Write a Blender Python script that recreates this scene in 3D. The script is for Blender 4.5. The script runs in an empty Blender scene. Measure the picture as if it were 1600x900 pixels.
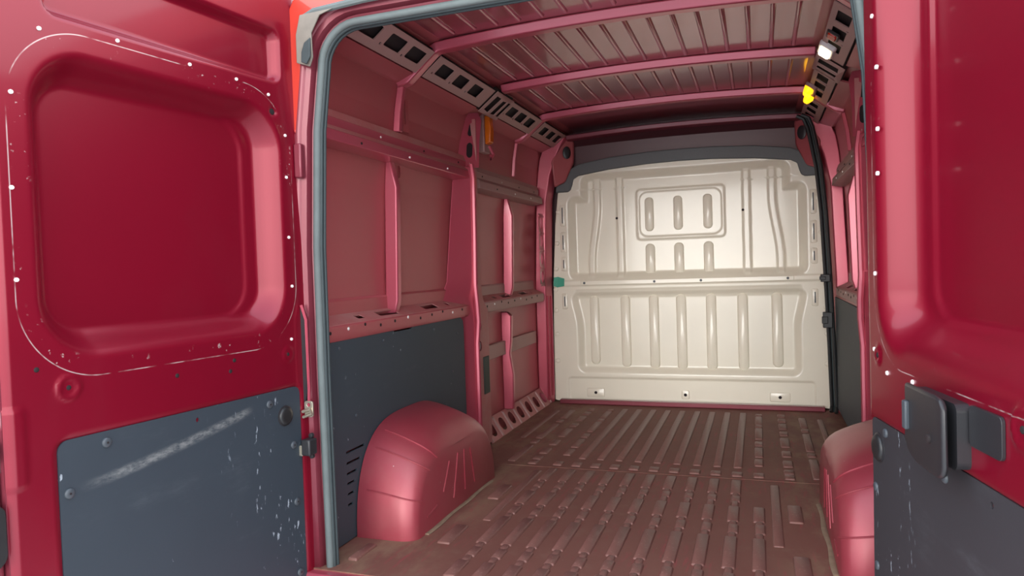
import bpy, math, random
from mathutils import Vector, Matrix
from mathutils.geometry import delaunay_2d_cdt
random.seed(7)
scene = bpy.context.scene
COL = scene.collection
PI = math.pi

# ------------------------------------------------------------------ camera
cam_data = bpy.data.cameras.new('camera')
cam_data.sensor_fit = 'HORIZONTAL'
cam_data.sensor_width = 36.0
cam_data.lens = 36.0 * 1109.0 / 1600.0
cam_data.clip_start = 0.05
camera = bpy.data.objects.new('camera', cam_data)
COL.objects.link(camera)
AX = ((0.94419407, -0.0217708, -0.32866943),      # world x, y, z axes seen in camera space (x right, y down, z forward)
      (0.32771821, -0.03830473, 0.94399869),
      (-0.0331412, -0.99902892, -0.02903241))
rot = Matrix([[AX[i][0], -AX[i][1], -AX[i][2]] for i in range(3)])
camera.matrix_world = Matrix.Translation((0.47425, -2.0014, 0.9199)) @ rot.to_4x4()
scene.camera = camera

# ------------------------------------------------------------------ light
world = bpy.data.worlds.new('overcast_sky')
scene.world = world
world.use_nodes = True
wn, wl = world.node_tree.nodes, world.node_tree.links
wn.clear()
w_out = wn.new('ShaderNodeOutputWorld')
w_bg = wn.new('ShaderNodeBackground')
w_tc = wn.new('ShaderNodeTexCoord')
w_sep = wn.new('ShaderNodeSeparateXYZ')
w_ramp = wn.new('ShaderNodeValToRGB')
wl.new(w_tc.outputs['Generated'], w_sep.inputs[0])
wl.new(w_sep.outputs['Z'], w_ramp.inputs[0])
wl.new(w_ramp.outputs[0], w_bg.inputs[0])
wl.new(w_bg.outputs[0], w_out.inputs[0])
w_ramp.color_ramp.elements[0].position = 0.0
w_ramp.color_ramp.elements[0].color = (1.0, 0.99, 0.97, 1)
w_ramp.color_ramp.elements[1].position = 0.9
w_ramp.color_ramp.elements[1].color = (0.50, 0.58, 0.70, 1)
w_bg.inputs[1].default_value = 4.5

sun_data = bpy.data.lights.new('sun', 'SUN')
sun_data.energy = 1.75
sun_data.angle = math.radians(30)
sun_data.color = (1.0, 0.965, 0.91)
sun = bpy.data.objects.new('sun', sun_data)
COL.objects.link(sun)
sun.location = (-2, -8, 6)
sun.rotation_euler = Vector((0.04, 1.0, -0.06)).to_track_quat('-Z', 'Y').to_euler()

scene.view_settings.view_transform = 'Standard'
scene.view_settings.look = 'None'
scene.view_settings.gamma = 1.0
scene.view_settings.use_curve_mapping = False
scene.view_settings.exposure = 0.0

# ------------------------------------------------------------------ materials
MATS = {}


class N:
    """tiny node helper"""
    def __init__(self, name):
        self.m = bpy.data.materials.new(name)
        self.m.use_nodes = True
        self.t = self.m.node_tree
        self.b = self.t.nodes['Principled BSDF']
        self.tc = self.t.nodes.new('ShaderNodeTexCoord')

    def new(self, kind, **kw):
        n = self.t.nodes.new(kind)
        for k, v in kw.items():
            setattr(n, k, v)
        return n

    def link(self, a, b):
        self.t.links.new(a, b)

    def math(self, op, a, b=None, c=None, clamp=False):
        n = self.new('ShaderNodeMath', operation=op, use_clamp=clamp)
        for i, v in enumerate((a, b, c)):
            if v is None:
                continue
            if isinstance(v, (int, float)):
                n.inputs[i].default_value = v
            else:
                self.link(v, n.inputs[i])
        return n.outputs[0]

    def noise(self, scale, detail=3.0, rough=0.55, stretch=None, coord='Object'):
        n = self.new('ShaderNodeTexNoise')
        n.inputs['Scale'].default_value = scale
        n.inputs['Detail'].default_value = detail
        n.inputs['Roughness'].default_value = rough
        src = self.tc.outputs[coord]
        if stretch:
            mp = self.new('ShaderNodeMapping')
            mp.inputs['Scale'].default_value = stretch
            self.link(src, mp.inputs[0])
            src = mp.outputs[0]
        self.link(src, n.inputs['Vector'])
        return n.outputs['Fac']

    def step(self, v, lo, hi):
        n = self.new('ShaderNodeMapRange', interpolation_type='SMOOTHSTEP')
        self.link(v, n.inputs[0])
        n.inputs[1].default_value = lo
        n.inputs[2].default_value = hi
        return n.outputs[0]

    def mix(self, fac, a, b):
        n = self.new('ShaderNodeMix', data_type='RGBA')
        if isinstance(fac, (int, float)):
            n.inputs[0].default_value = fac
        else:
            self.link(fac, n.inputs[0])
        for i, v in ((6, a), (7, b)):
            if isinstance(v, tuple):
                n.inputs[i].default_value = (*v, 1)
            else:
                self.link(v, n.inputs[i])
        return n.outputs[2]

    def mixf(self, fac, a, b):
        n = self.new('ShaderNodeMix', data_type='FLOAT')
        self.link(fac, n.inputs[0])
        n.inputs[2].default_value = a
        n.inputs[3].default_value = b
        return n.outputs[0]

    def bump(self, h, strength, dist=0.002):
        n = self.new('ShaderNodeBump')
        n.inputs['Strength'].default_value = strength
        n.inputs['Distance'].default_value = dist
        self.link(h, n.inputs['Height'])
        self.link(n.outputs[0], self.b.inputs['Normal'])

    def set(self, **kw):
        for k, v in kw.items():
            i = self.b.inputs[k]
            if isinstance(v, (int, float)):
                i.default_value = v
            elif isinstance(v, tuple):
                i.default_value = (*v, 1)
            else:
                self.link(v, i)


def paint(name, base, metallic=0.35, rough=0.38, coat=0.5, coat_rough=0.15, dust=None, dust_amt=0.35, dust_scale=2.5, chips=0.0):
    n = N(name)
    n1 = n.noise(3.0, 4)
    col = n.mix(n1, tuple(c * 0.93 for c in base), tuple(min(1, c * 1.07) for c in base))
    r = rough
    if dust:
        d = n.step(n.noise(dust_scale, 6, 0.65), 0.30, 0.78)
        d2 = n.step(n.noise(dust_scale * 12, 4, 0.6), 0.35, 0.85)
        dd = n.math('MULTIPLY', n.math('ADD', n.math('MULTIPLY', d, 0.75), n.math('MULTIPLY', d2, 0.25)), dust_amt)
        dd = n.math('ADD', dd, dust_amt * 0.35, clamp=True)
        col = n.mix(dd, col, dust)
        r = n.mixf(dd, rough, 0.75)
        n.set(**{'Coat Weight': n.mixf(dd, coat, 0.0)})
    else:
        n.set(**{'Coat Weight': coat})
    if chips:
        c = n.step(n.noise(85, 2, 0.5), 0.80 - chips, 0.82 - chips)
        c = n.math('MULTIPLY', c, n.step(n.noise(6, 2), 0.5, 0.62))
        col = n.mix(c, col, (0.62, 0.55, 0.52))
    n.set(**{'Base Color': col, 'Metallic': metallic, 'Roughness': r, 'Coat Roughness': coat_rough})
    MATS[name] = n.m
    return n


def plain(name, base, rough=0.5, metallic=0.0, vary=0.12, scale=30, bump=0.0, coat=0.0):
    n = N(name)
    f = n.noise(scale, 4)
    col = n.mix(f, tuple(c * (1 - vary) for c in base), tuple(min(1, c * (1 + vary)) for c in base))
    n.set(**{'Base Color': col, 'Metallic': metallic, 'Roughness': rough, 'Coat Weight': coat})
    if bump:
        n.bump(f, bump)
    MATS[name] = n.m
    return n


RED = (0.215, 0.0025, 0.018)
paint('red_paint', (0.53, 0.080, 0.130), metallic=0.45, rough=0.34, coat=0.8, coat_rough=0.14, dust=(0.46, 0.25, 0.24), dust_amt=0.10)
paint('red_skin', (0.43, 0.072, 0.088), metallic=0.2, rough=0.42, coat=0.35, coat_rough=0.22, dust=(0.36, 0.19, 0.17), dust_amt=0.22)
paint('red_dusty', (0.42, 0.075, 0.085), metallic=0.1, rough=0.5, coat=0.12, coat_rough=0.3, dust=(0.46, 0.30, 0.27), dust_amt=0.55, dust_scale=6)
paint('jamb_paint', (0.20, 0.016, 0.036), metallic=0.3, rough=0.40, coat=0.5, coat_rough=0.18, dust=(0.26, 0.12, 0.13), dust_amt=0.2)
paint('red_roof', (0.40, 0.090, 0.120), metallic=0.55, rough=0.28, coat=1.0, coat_rough=0.10, dust=(0.36, 0.25, 0.26), dust_amt=0.14)
paint('brown_primer', (0.40, 0.21, 0.20), metallic=0.1, rough=0.5, coat=0.1, dust=(0.44, 0.30, 0.27), dust_amt=0.4)
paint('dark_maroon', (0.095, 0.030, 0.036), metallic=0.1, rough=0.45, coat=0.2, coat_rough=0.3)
paint('sunlit_exterior_red', (0.55, 0.030, 0.012), metallic=0.1, rough=0.35, coat=1.0, coat_rough=0.05)  # same body red, with the orange brightness of direct sun put into its colour
paint('arch_paint', (0.34, 0.024, 0.052), metallic=0.35, rough=0.42, coat=0.5, coat_rough=0.30, dust=(0.34, 0.18, 0.15), dust_amt=0.26, dust_scale=4, chips=0.02)


def door_paint(name, cu, cz, hw, hh, r, off, specks):
    """door red with a worn pale line where a trim board once sat round the recess"""
    n = N(name)
    col = n.mix(n.noise(3.0, 4), tuple(c * 0.93 for c in RED), tuple(c * 1.07 for c in RED))
    sep = n.new('ShaderNodeSeparateXYZ')
    n.link(n.tc.outputs['Object'], sep.inputs[0])
    dx = n.math('ADD', n.math('ABSOLUTE', n.math('SUBTRACT', sep.outputs['X'], cu)), r - hw)
    dz = n.math('ADD', n.math('ABSOLUTE', n.math('SUBTRACT', sep.outputs['Z'], cz)), r - hh)
    mx, mz = n.math('MAXIMUM', dx, 0.0), n.math('MAXIMUM', dz, 0.0)
    ln = n.math('SQRT', n.math('ADD', n.math('MULTIPLY', mx, mx), n.math('MULTIPLY', mz, mz)))
    sd = n.math('SUBTRACT', n.math('ADD', ln, n.math('MINIMUM', n.math('MAXIMUM', dx, dz), 0.0)), r)
    line = n.math('SUBTRACT', 1.0, n.step(n.math('ABSOLUTE', n.math('SUBTRACT', sd, off)), 0.0004, 0.0018))
    line = n.math('MULTIPLY', line, n.step(n.noise(5, 4, 0.7), 0.44, 0.56))
    near = n.math('MULTIPLY', n.math('SUBTRACT', 1.0, n.step(sd, off - 0.006, off + 0.004)), n.step(sd, off - 0.05, off - 0.02))
    spk = n.math('MULTIPLY', n.step(n.noise(70, 3, 0.6), 0.62, 0.67), n.step(n.noise(7, 2), 0.50, 0.60))
    m = n.math('MAXIMUM', n.math('MULTIPLY', line, 0.75), n.math('MULTIPLY', n.math('MULTIPLY', near, spk), specks))
    smear = n.math('MULTIPLY', n.step(n.noise(2.4, 5, 0.6, (1, 1, 0.5)), 0.50, 0.80), 0.07)
    col = n.mix(smear, col, (0.34, 0.12, 0.15))
    col = n.mix(m, col, (0.66, 0.56, 0.54))
    n.set(**{'Base Color': col, 'Metallic': 0.32, 'Roughness': 0.34, 'Coat Weight': 0.35, 'Coat Roughness': 0.10})
    MATS[name] = n.m


MATS['red_roof'].node_tree.nodes['Principled BSDF'].inputs['Coat IOR'].default_value = 2.1
door_paint('red_door_paint', 0.452, 1.087, 0.366, 0.338, 0.14, 0.040, 0.7)
door_paint('red_door_paint_b', 0.485, 1.28, 0.42, 0.58, 0.14, 0.022, 0.12)

# floor: brown dirt over red paint, worn patches
n = N('floor_metal')
g1 = n.noise(1.6, 6, 0.6)
g2 = n.noise(9, 6, 0.65)
g3 = n.noise(60, 3, 0.6, (1.0, 0.25, 1.0))
c = n.mix(g1, (0.150, 0.056, 0.043), (0.215, 0.096, 0.073))
c = n.mix(n.math('MULTIPLY', n.step(g2, 0.52, 0.75), 0.35), c, (0.235, 0.150, 0.105))
c = n.mix(n.math('MULTIPLY', n.step(g3, 0.60, 0.74), 0.45), c, (0.24, 0.035, 0.045))
c = n.mix(n.math('MULTIPLY', n.step(n.noise(130, 2), 0.72, 0.76), 0.6), c, (0.42, 0.34, 0.28))
sp = n.new('ShaderNodeSeparateXYZ')
n.link(n.tc.outputs['Object'], sp.inputs[0])
ax = n.math('ABSOLUTE', sp.outputs['X'])
tan = n.math('MULTIPLY', n.step(ax, 0.42, 0.66), n.step(n.noise(4.5, 6, 0.65, (1.6, 0.7, 1)), 0.42, 0.62))
c = n.mix(n.math('MULTIPLY', tan, 0.55), c, (0.27, 0.18, 0.115))
worn = n.math('MULTIPLY', n.step(n.noise(34, 5, 0.7, (1.5, 0.22, 1)), 0.52, 0.66), n.step(n.noise(1.9, 3, 0.5), 0.44, 0.58))
c = n.mix(n.math('MULTIPLY', worn, 0.55), c, (0.30, 0.055, 0.065))
n.set(**{'Base Color': c, 'Roughness': n.mixf(g2, 0.55, 0.75), 'Metallic': 0.0, 'Specular IOR Level': 0.28})
n.bump(g2, 0.12)
MATS['floor_metal'] = n.m
n = N('rib_metal')
g2 = n.noise(25, 5, 0.65)
c = n.mix(g2, (0.165, 0.066, 0.054), (0.225, 0.110, 0.090))
c = n.mix(n.math('MULTIPLY', n.step(n.noise(140, 2), 0.66, 0.72), 0.5), c, (0.42, 0.30, 0.27))
n.set(**{'Base Color': c, 'Roughness': 0.5, 'Metallic': 0.05, 'Specular IOR Level': 0.4})
MATS['rib_metal'] = n.m

paint('cream_paint', (0.85, 0.80, 0.66), metallic=0.0, rough=0.34, coat=0.5, coat_rough=0.12)
plain('black_trim', (0.105, 0.110, 0.115), rough=0.5, vary=0.15, scale=200, bump=0.05)
plain('black_plastic', (0.022, 0.022, 0.025), rough=0.38, vary=0.15, scale=300, bump=0.05)
plain('dark_void', (0.012, 0.006, 0.007), rough=0.8)
plain('rubber_grey', (0.11, 0.135, 0.135), rough=0.7, vary=0.25, scale=14)
plain('rubber_dark', (0.035, 0.050, 0.054), rough=0.6, vary=0.25, scale=20)
plain('rubber_black', (0.016, 0.017, 0.018), rough=0.4, vary=0.2, scale=40)
plain('floor_sealant', (0.24, 0.17, 0.11), rough=0.8, vary=0.35, scale=30)
plain('dusty_sealant', (0.21, 0.19, 0.16), rough=0.75, vary=0.25, scale=25)
plain('zinc', (0.55, 0.50, 0.40), rough=0.35, metallic=0.8)
plain('white_clip', (0.85, 0.82, 0.80), rough=0.4)
plain('green_tape', (0.05, 0.36, 0.24), rough=0.5)
plain('pale_plug', (0.62, 0.55, 0.62), rough=0.4)
plain('green_pad', (0.030, 0.042, 0.036), rough=0.6)
plain('rivet_grey', (0.055, 0.066, 0.078), rough=0.45)
plain('concrete', (0.58, 0.57, 0.55), rough=0.85, scale=3)


def liner(name, base, scuff=False, flecks=0.0):
    n = N(name)
    g = n.noise(420, 3, 0.6)
    big = n.noise(3, 5)
    col = n.mix(big, tuple(v * 0.86 for v in base), tuple(v * 1.16 for v in base))
    haze = n.step(n.noise(2.2, 6, 0.7, (1, 1, 3)), 0.55, 0.85)
    col = n.mix(n.math('MULTIPLY', haze, 0.30), col, (0.17, 0.19, 0.21))
    fl = n.math('MULTIPLY', n.step(n.noise(38, 3, 0.6, (1, 1, 0.55)), 0.685, 0.72), n.step(n.noise(3.7, 2), 0.50, 0.60))
    col = n.mix(n.math('MULTIPLY', fl, 0.75), col, (0.42, 0.47, 0.52))
    if flecks:                                  # paint flecks near the hinge side
        sp = n.new('ShaderNodeSeparateXYZ')
        n.link(n.tc.outputs['Object'], sp.inputs[0])
        lim = n.math('SUBTRACT', 1.0, n.step(sp.outputs['X'], flecks * 0.5, flecks))
        f2 = n.math('MULTIPLY', n.step(n.noise(46, 4, 0.65, (1.6, 1, 0.5)), 0.60, 0.66), n.step(n.noise(9, 2, 0.5, (2.2, 1, 0.35)), 0.50, 0.60))
        col = n.mix(n.math('MULTIPLY', n.math('MULTIPLY', f2, lim), 0.8), col, (0.40, 0.46, 0.52))
    if scuff:                                   # one long rubbed arc across the board
        sep = n.new('ShaderNodeSeparateXYZ')
        n.link(n.tc.outputs['Object'], sep.inputs[0])
        u, z = sep.outputs['X'], sep.outputs['Z']
        t = n.math('DIVIDE', n.math('SUBTRACT', 0.74, u), 0.49)
        zc = n.math('ADD', 0.468, n.math('MULTIPLY', n.math('POWER', n.math('MAXIMUM', t, 0.0), 1.35), 0.072))
        d = n.math('ABSOLUTE', n.math('SUBTRACT', z, zc))
        band = n.math('SUBTRACT', 1.0, n.step(d, 0.002, 0.017))
        rng = n.math('MULTIPLY', n.step(t, -0.04, 0.25), n.math('SUBTRACT', 1.0, n.step(t, 0.93, 1.04)))
        s = n.math('MULTIPLY', n.math('MULTIPLY', band, rng), n.step(n.noise(120, 4, 0.7, (0.4, 1, 1)), 0.25, 0.70))
        col = n.mix(n.math('MULTIPLY', s, 0.45), col, (0.36, 0.37, 0.36))
    n.set(**{'Base Color': col, 'Roughness': 0.62})
    n.bump(g, 0.12, 0.001)
    MATS[name] = n.m


liner('liner_board', (0.036, 0.051, 0.064))
liner('liner_right_board', (0.027, 0.026, 0.031), flecks=0.30)
liner('liner_door_board', (0.027, 0.039, 0.052), scuff=True, flecks=0.42)


def glow(name, col, strength, base=None):
    n = N(name)
    f = n.noise(40, 2)
    c = n.mix(f, tuple(v * 0.9 for v in col), col)
    n.set(**{'Base Color': base or col, 'Emission Color': c, 'Emission Strength': strength, 'Roughness': 0.3})
    MATS[name] = n.m


glow('lamp_white_lit', (1.0, 0.86, 0.55), 5.0)
glow('amber_lit', (1.0, 0.47, 0.006), 2.2)
plain('amber_lens', (0.62, 0.13, 0.008), rough=0.25, vary=0.2, scale=60)
plain('red_lens', (0.55, 0.03, 0.01), rough=0.25)

# ------------------------------------------------------------------ mesh helpers
ORIGIN = {}


def label(o, text=None, cat=None, group=None, kind=None):
    if text:
        o['label'] = text
    if cat:
        o['category'] = cat
    if group:
        o['group'] = group
    if kind:
        o['kind'] = kind
    return o


def empty(name, loc=(0, 0, 0), rotz=0.0):
    o = bpy.data.objects.new(name, None)
    COL.objects.link(o)
    o.location = loc
    o.rotation_euler = (0, 0, rotz)
    o.empty_display_size = 0.1
    ORIGIN[o.name] = Vector(loc) if not rotz else None
    return o


def make_mesh(name, verts, faces, mat, smooth=False, angle=35):
    me = bpy.data.meshes.new(name)
    me.from_pydata([tuple(v) for v in verts], [], faces)
    me.validate()
    me.materials.append(MATS[mat])
    if smooth:
        me.polygons.foreach_set('use_smooth', [True] * len(me.polygons))
        me.set_sharp_from_angle(angle=math.radians(angle))
    me.update()
    return me


def add(name, verts, faces, mat, parent=None, smooth=False, bevel=0.0, seg=2, solid=0.0, local=False, angle=35, fix=True):
    """one mesh object; verts are world coordinates unless local (then in the parent's frame)"""
    org = Vector((0, 0, 0))
    p = parent
    if p is not None and not local:
        q = p
        while q is not None:
            if q.name in ORIGIN and ORIGIN[q.name] is not None:
                org = ORIGIN[q.name]
                break
            q = q.parent
    vs = [Vector(v) - org for v in verts]
    me = make_mesh(name, vs, faces, mat, smooth or bevel > 0, angle)
    if fix:
        import bmesh
        bm = bmesh.new()
        bm.from_mesh(me)
        bmesh.ops.remove_doubles(bm, verts=bm.verts, dist=1e-5)
        bmesh.ops.recalc_face_normals(bm, faces=bm.faces)
        bm.to_mesh(me)
        bm.free()
        if smooth or bevel > 0:
            me.set_sharp_from_angle(angle=math.radians(angle))
    o = bpy.data.objects.new(name, me)
    COL.objects.link(o)
    if p is not None:
        o.parent = p
        ORIGIN[o.name] = org if not local else None
    else:
        ORIGIN[o.name] = Vector((0, 0, 0))
    if solid:
        md = o.modifiers.new('solid', 'SOLIDIFY')
        md.thickness = abs(solid)
        md.offset = 1 if solid > 0 else -1
    if bevel:
        md = o.modifiers.new('bevel', 'BEVEL')
        md.width = bevel
        md.segments = seg
        md.limit_method = 'ANGLE'
        md.angle_limit = math.radians(30)
    return o


def inst(name, me, loc, parent, rot=(0, 0, 0), scale=(1, 1, 1)):
    """another object with shared mesh; loc in the parent's frame"""
    o = bpy.data.objects.new(name, me)
    COL.objects.link(o)
    o.parent = parent
    o.location = loc
    o.rotation_euler = rot
    o.scale = scale
    return o


def box(x0, x1, y0, y1, z0, z1):
    v = [(x, y, z) for x in (x0, x1) for y in (y0, y1) for z in (z0, z1)]
    f = [(0, 1, 3, 2), (4, 6, 7, 5), (0, 4, 5, 1), (2, 3, 7, 6), (0, 2, 6, 4), (1, 5, 7, 3)]
    return v, f


def extrude(poly, put, a, b, closed=True):
    """poly of 2d points, put(p, t) -> 3d, between t=a and b"""
    n = len(poly)
    v = [put(p, a) for p in poly] + [put(p, b) for p in poly]
    f = [(i, (i + 1) % n, n + (i + 1) % n, n + i) for i in range(n if closed else n - 1)]
    if closed:
        f += [tuple(range(n - 1, -1, -1)), tuple(range(n, 2 * n))]
    return v, f


def join(*parts):
    V, F = [], []
    for v, f in parts:
        k = len(V)
        V += list(v)
        F += [tuple(i + k for i in q) for q in f]
    return V, F


def rrect(cx, cy, w, h, r, n=5):
    r = min(r, w / 2 - 1e-4, h / 2 - 1e-4)
    pts = []
    for sx, sy, a0 in ((1, 1, 0), (-1, 1, 90), (-1, -1, 180), (1, -1, 270)):
        for k in range(n + 1):
            a = math.radians(a0 + 90.0 * k / n)
            pts.append((cx + sx * (w / 2 - r) + r * math.cos(a), cy + sy * (h / 2 - r) + r * math.sin(a)))
    return pts


def inside(p, poly):
    x, y = p
    c = False
    j = len(poly) - 1
    for i in range(len(poly)):
        xi, yi = poly[i]
        xj, yj = poly[j]
        if (yi > y) != (yj > y) and x < (xj - xi) * (y - yi) / (yj - yi) + xi:
            c = not c
        j = i
    return c


def holed(outline, holes, put, thick):
    """flat plate with holes; put((a, b), t) -> 3d; thickness from t=0 to t=thick, rims included"""
    pts, faces = [], []
    for loop in [outline] + holes:
        k = len(pts)
        pts += [Vector(p) for p in loop]
        faces.append(list(range(k, k + len(loop))))
    r = delaunay_2d_cdt(pts, [], faces, 1, 1e-6)
    vo, fo = r[0], r[2]
    keep = []
    for f in fo:
        c = (sum(vo[i][0] for i in f) / len(f), sum(vo[i][1] for i in f) / len(f))
        if inside(c, outline) and not any(inside(c, h) for h in holes):
            keep.append(tuple(f))
    m = len(vo)
    V = [put((p[0], p[1]), 0.0) for p in vo] + [put((p[0], p[1]), thick) for p in vo]
    F = list(keep) + [tuple(i + m for i in reversed(f)) for f in keep]
    cnt = {}
    for f in keep:
        for i in range(len(f)):
            a, b = f[i], f[(i + 1) % len(f)]
            cnt[(a, b)] = 1
    for (a, b) in list(cnt):
        if (b, a) not in cnt:
            F.append((b, a, a + m, b + m))
    return V, F


def pad(w, l, h, r=0.012, inset=0.006, n=4, base=0.0):
    """pressed bead in the xy plane, rising along +z"""
    rings = [(0.0, -base), (0.0, 0.0), (inset * 0.55, h * 0.72), (inset, h)]
    V, F = [], []
    m = 4 * (n + 1)
    for ins, z in rings:
        V += [(x, y, z) for x, y in rrect(0, 0, w - 2 * ins, l - 2 * ins, max(r - ins * 0.6, 0.002), n)]
    for k in range(len(rings) - 1):
        for i in range(m):
            j = (i + 1) % m
            F.append((k * m + i, k * m + j, (k + 1) * m + j, (k + 1) * m + i))
    F.append(tuple(range((len(rings) - 1) * m, len(rings) * m)))
    return V, F


_pads = {}


def pad_mesh(w, l, h, mat, r=0.012, inset=0.006, n=4):
    key = (round(w, 4), round(l, 4), round(h, 4), mat, r, inset)
    if key not in _pads:
        v, f = pad(w, l, h, r, inset, n, base=0.003)
        _pads[key] = make_mesh('bead', v, f, mat, smooth=True, angle=50)
    return _pads[key]


_discs = {}


def disc_mesh(r, h, mat, n=14, dome=0.35):
    key = (r, h, mat, dome)
    if key not in _discs:
        V, F = [], []
        rings = [(r, -0.002), (r, h * 0.5), (r * 0.86, h * 0.9), (r * dome, h)]
        for rr_, z in rings:
            V += [(rr_ * math.cos(2 * PI * i / n), rr_ * math.sin(2 * PI * i / n), z) for i in range(n)]
        for k in range(len(rings) - 1):
            for i in range(n):
                F.append((k * n + i, k * n + (i + 1) % n, (k + 1) * n + (i + 1) % n, (k + 1) * n + i))
        F.append(tuple(range((len(rings) - 1) * n, len(rings) * n)))
        _discs[key] = make_mesh('disc', V, F, mat, smooth=True, angle=50)
    return _discs[key]


def tube(path, r, n=8, closed=False, flat=1.0, up=(0, 1, 0)):
    """sweep an ellipse along a polyline; `up` is a fixed side axis"""
    V, F = [], []
    P = [Vector(p) for p in path]
    m = len(P)
    U = Vector(up).normalized()
    for i, p in enumerate(P):
        a = P[i - 1] if (i > 0 or closed) else P[i]
        b = P[(i + 1) % m] if (i < m - 1 or closed) else P[i]
        t = (b - a).normalized()
        s = t.cross(U)
        if s.length < 1e-4:
            s = t.cross(Vector((1, 0, 0)))
        s.normalize()
        w = s.cross(t).normalized()
        for k in range(n):
            q = 2 * PI * k / n
            V.append(p + s * (r * math.cos(q)) + w * (r * flat * math.sin(q)))
    for i in range(m if closed else m - 1):
        for k in range(n):
            i2 = (i + 1) % m
            F.append((i * n + k, i * n + (k + 1) % n, i2 * n + (k + 1) % n, i2 * n + k))
    if not closed:
        F.append(tuple(range(n)))
        F.append(tuple(range((m - 1) * n, m * n)))
    return V, F


def sstep(a, b, x):
    t = (x - a) / (b - a)
    t = 0 if t < 0 else 1 if t > 1 else t
    return t * t * (3 - 2 * t)


def sd_rr(x, y, cx, cy, hw, hh, r):
    dx, dy = abs(x - cx) - hw + r, abs(y - cy) - hh + r
    return math.hypot(max(dx, 0), max(dy, 0)) + min(max(dx, dy), 0) - r


CX = 0.016                       # centre line of the van


def mirror(side, pts):
    """side -1 keeps the left-wall coordinates, +1 mirrors them about the van's centre"""
    return [(x if side < 0 else 2 * CX - x, y, z) for x, y, z in pts]


# ------------------------------------------------------------------ outside ground
v, f = box(-30, 30, -30, 30, -0.62, -0.56)
label(add('ground', v, f, 'concrete'), 'grey concrete yard around the van', kind='structure')

# ------------------------------------------------------------------ floor
Y_REAR, Y_FRONT = -0.10, 2.70
floor = empty('floor', (CX, 1.3, 0))
label(floor, 'dirty brown ribbed metal cargo floor of the van', kind='structure')
v, f = box(-0.93, 0.962, Y_REAR - 0.04, Y_FRONT, -0.04, 0.0)
add('floor_sheet', v, f, 'floor_metal', floor)
v, f = box(-0.93, 0.962, Y_REAR - 0.07, Y_REAR - 0.03, -0.30, -0.004)
add('rear_sill', v, f, 'red_paint', floor, bevel=0.006)


def rib(x, y0, y1, w=0.038, h=0.0058, name='rib'):
    l = round(y1 - y0, 3)
    me = pad_mesh(w, l, h, 'rib_metal', r=0.006, inset=0.004, n=3)
    return inst(name, me, (x - CX, (y0 + y1) / 2 - 1.3, 0), floor)


cols = [CX + 0.088 * k for k in range(-5, 6)]
for k, x in zip(range(-5, 6), cols):
    if -4 <= k <= 4:
        rib(x, 1.255, 2.43, 0.038)
    else:
        for a, b in ((2.36, 2.41), (2.14, 2.34), (2.06, 2.12), (1.80, 2.04), (1.66, 1.74), (1.45, 1.62), (1.30, 1.41)):
            rib(x, a, b, 0.040)
    rib(x, 1.125, 1.185, 0.046)
    if -5 <= k <= 4:
        chain = ((1.065, 0.885, 0), (0.855, 0.79, 1), (0.735, 0.575, 0), (0.545, 0.465, 1), (0.43, 0.175, 0), (0.14, 0.065, 1), (0.03, -0.09, 0))
    else:
        chain = ((0.74, 0.585, 0), (0.56, 0.47, 1), (0.43, 0.175, 0), (0.14, 0.065, 1), (0.03, -0.09, 0))
    for b, a, small in chain:
        rib(x + (0.004 if small else 0), a, b, 0.036 if small else 0.042)
    for (b, a, _), (b2, a2, _) in zip(chain, chain[1:]):      # low necks tie the pads into chains
        rib(x + 0.002, b2 - 0.006, a + 0.006, 0.026, 0.0052, 'rib_neck')
for sx in (-1, 1):
    x = CX + sx * 0.563
    for a, b in ((2.35, 2.42), (2.22, 2.30), (2.05, 2.17), (1.90, 1.98), (1.66, 1.84), (1.48, 1.58), (1.31, 1.41), (1.20, 1.26), (1.125, 1.185)):
        rib(x, a, b, 0.044)
    rib(x, 0.61, 0.79, 0.050)
    rib(x, 0.14, 0.31, 0.050)
    rib(CX + sx * 0.50, 0.38, 1.03, 0.035, 0.004, 'shallow_rib')
    x = CX + sx * 0.672
    for a, b in ((2.10, 2.34), (2.00, 2.06), (1.60, 1.95), (1.50, 1.56), (1.15, 1.45)):
        rib(x, a, b, 0.040)
    rib(CX + sx * 0.765, 1.6, 2.32, 0.030)
    rib(CX + sx * 0.79, -0.06, 0.07, 0.036, 0.008)
for y in (1.095,):
    v, f = box(-0.66, 0.70, y - 0.004, y + 0.004, 0.0, 0.0022)
    add('seam', v, f, 'floor_metal', floor)
v, f = box(-0.80, 0.83, 2.555, 2.60, 0.0, 0.028)
add('front_lip', v, f, 'jamb_paint', floor, bevel=0.004)

# ------------------------------------------------------------------ side wall skins
SKIN = [(-0.935, -0.05), (-0.938, 0.4), (-0.935, 0.9), (-0.922, 1.25), (-0.897, 1.55), (-0.872, 1.685), (-0.845, 1.708), (-0.715, 1.805), (-0.66, 1.815)]


def skin_x(z):
    for (x0, z0), (x1, z1) in zip(SKIN, SKIN[1:]):
        if z0 <= z <= z1:
            return x0 + (x1 - x0) * (z - z0) / (z1 - z0)
    return SKIN[-1][0]


def M(side, v):
    return [(x if side < 0 else 2 * CX - x, y, z) for x, y, z in v]


def wall_part(name, vf, mat, parent, side, **kw):
    v, f = vf
    return add(name, M(side, v), f, mat, parent, **kw)


def xz_prism(poly, y0, y1):
    return extrude(poly, lambda p, t: (p[0], t, p[1]), y0, y1)


def yz_plate(outline, holes, x, thick=-0.004):
    return holed(outline, holes, lambda p, t: (x + t, p[0], p[1]), thick)


def oblong(cy, cz, w, h, n=5):
    return rrect(cy, cz, w, h, min(w, h) / 2, n)


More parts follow.
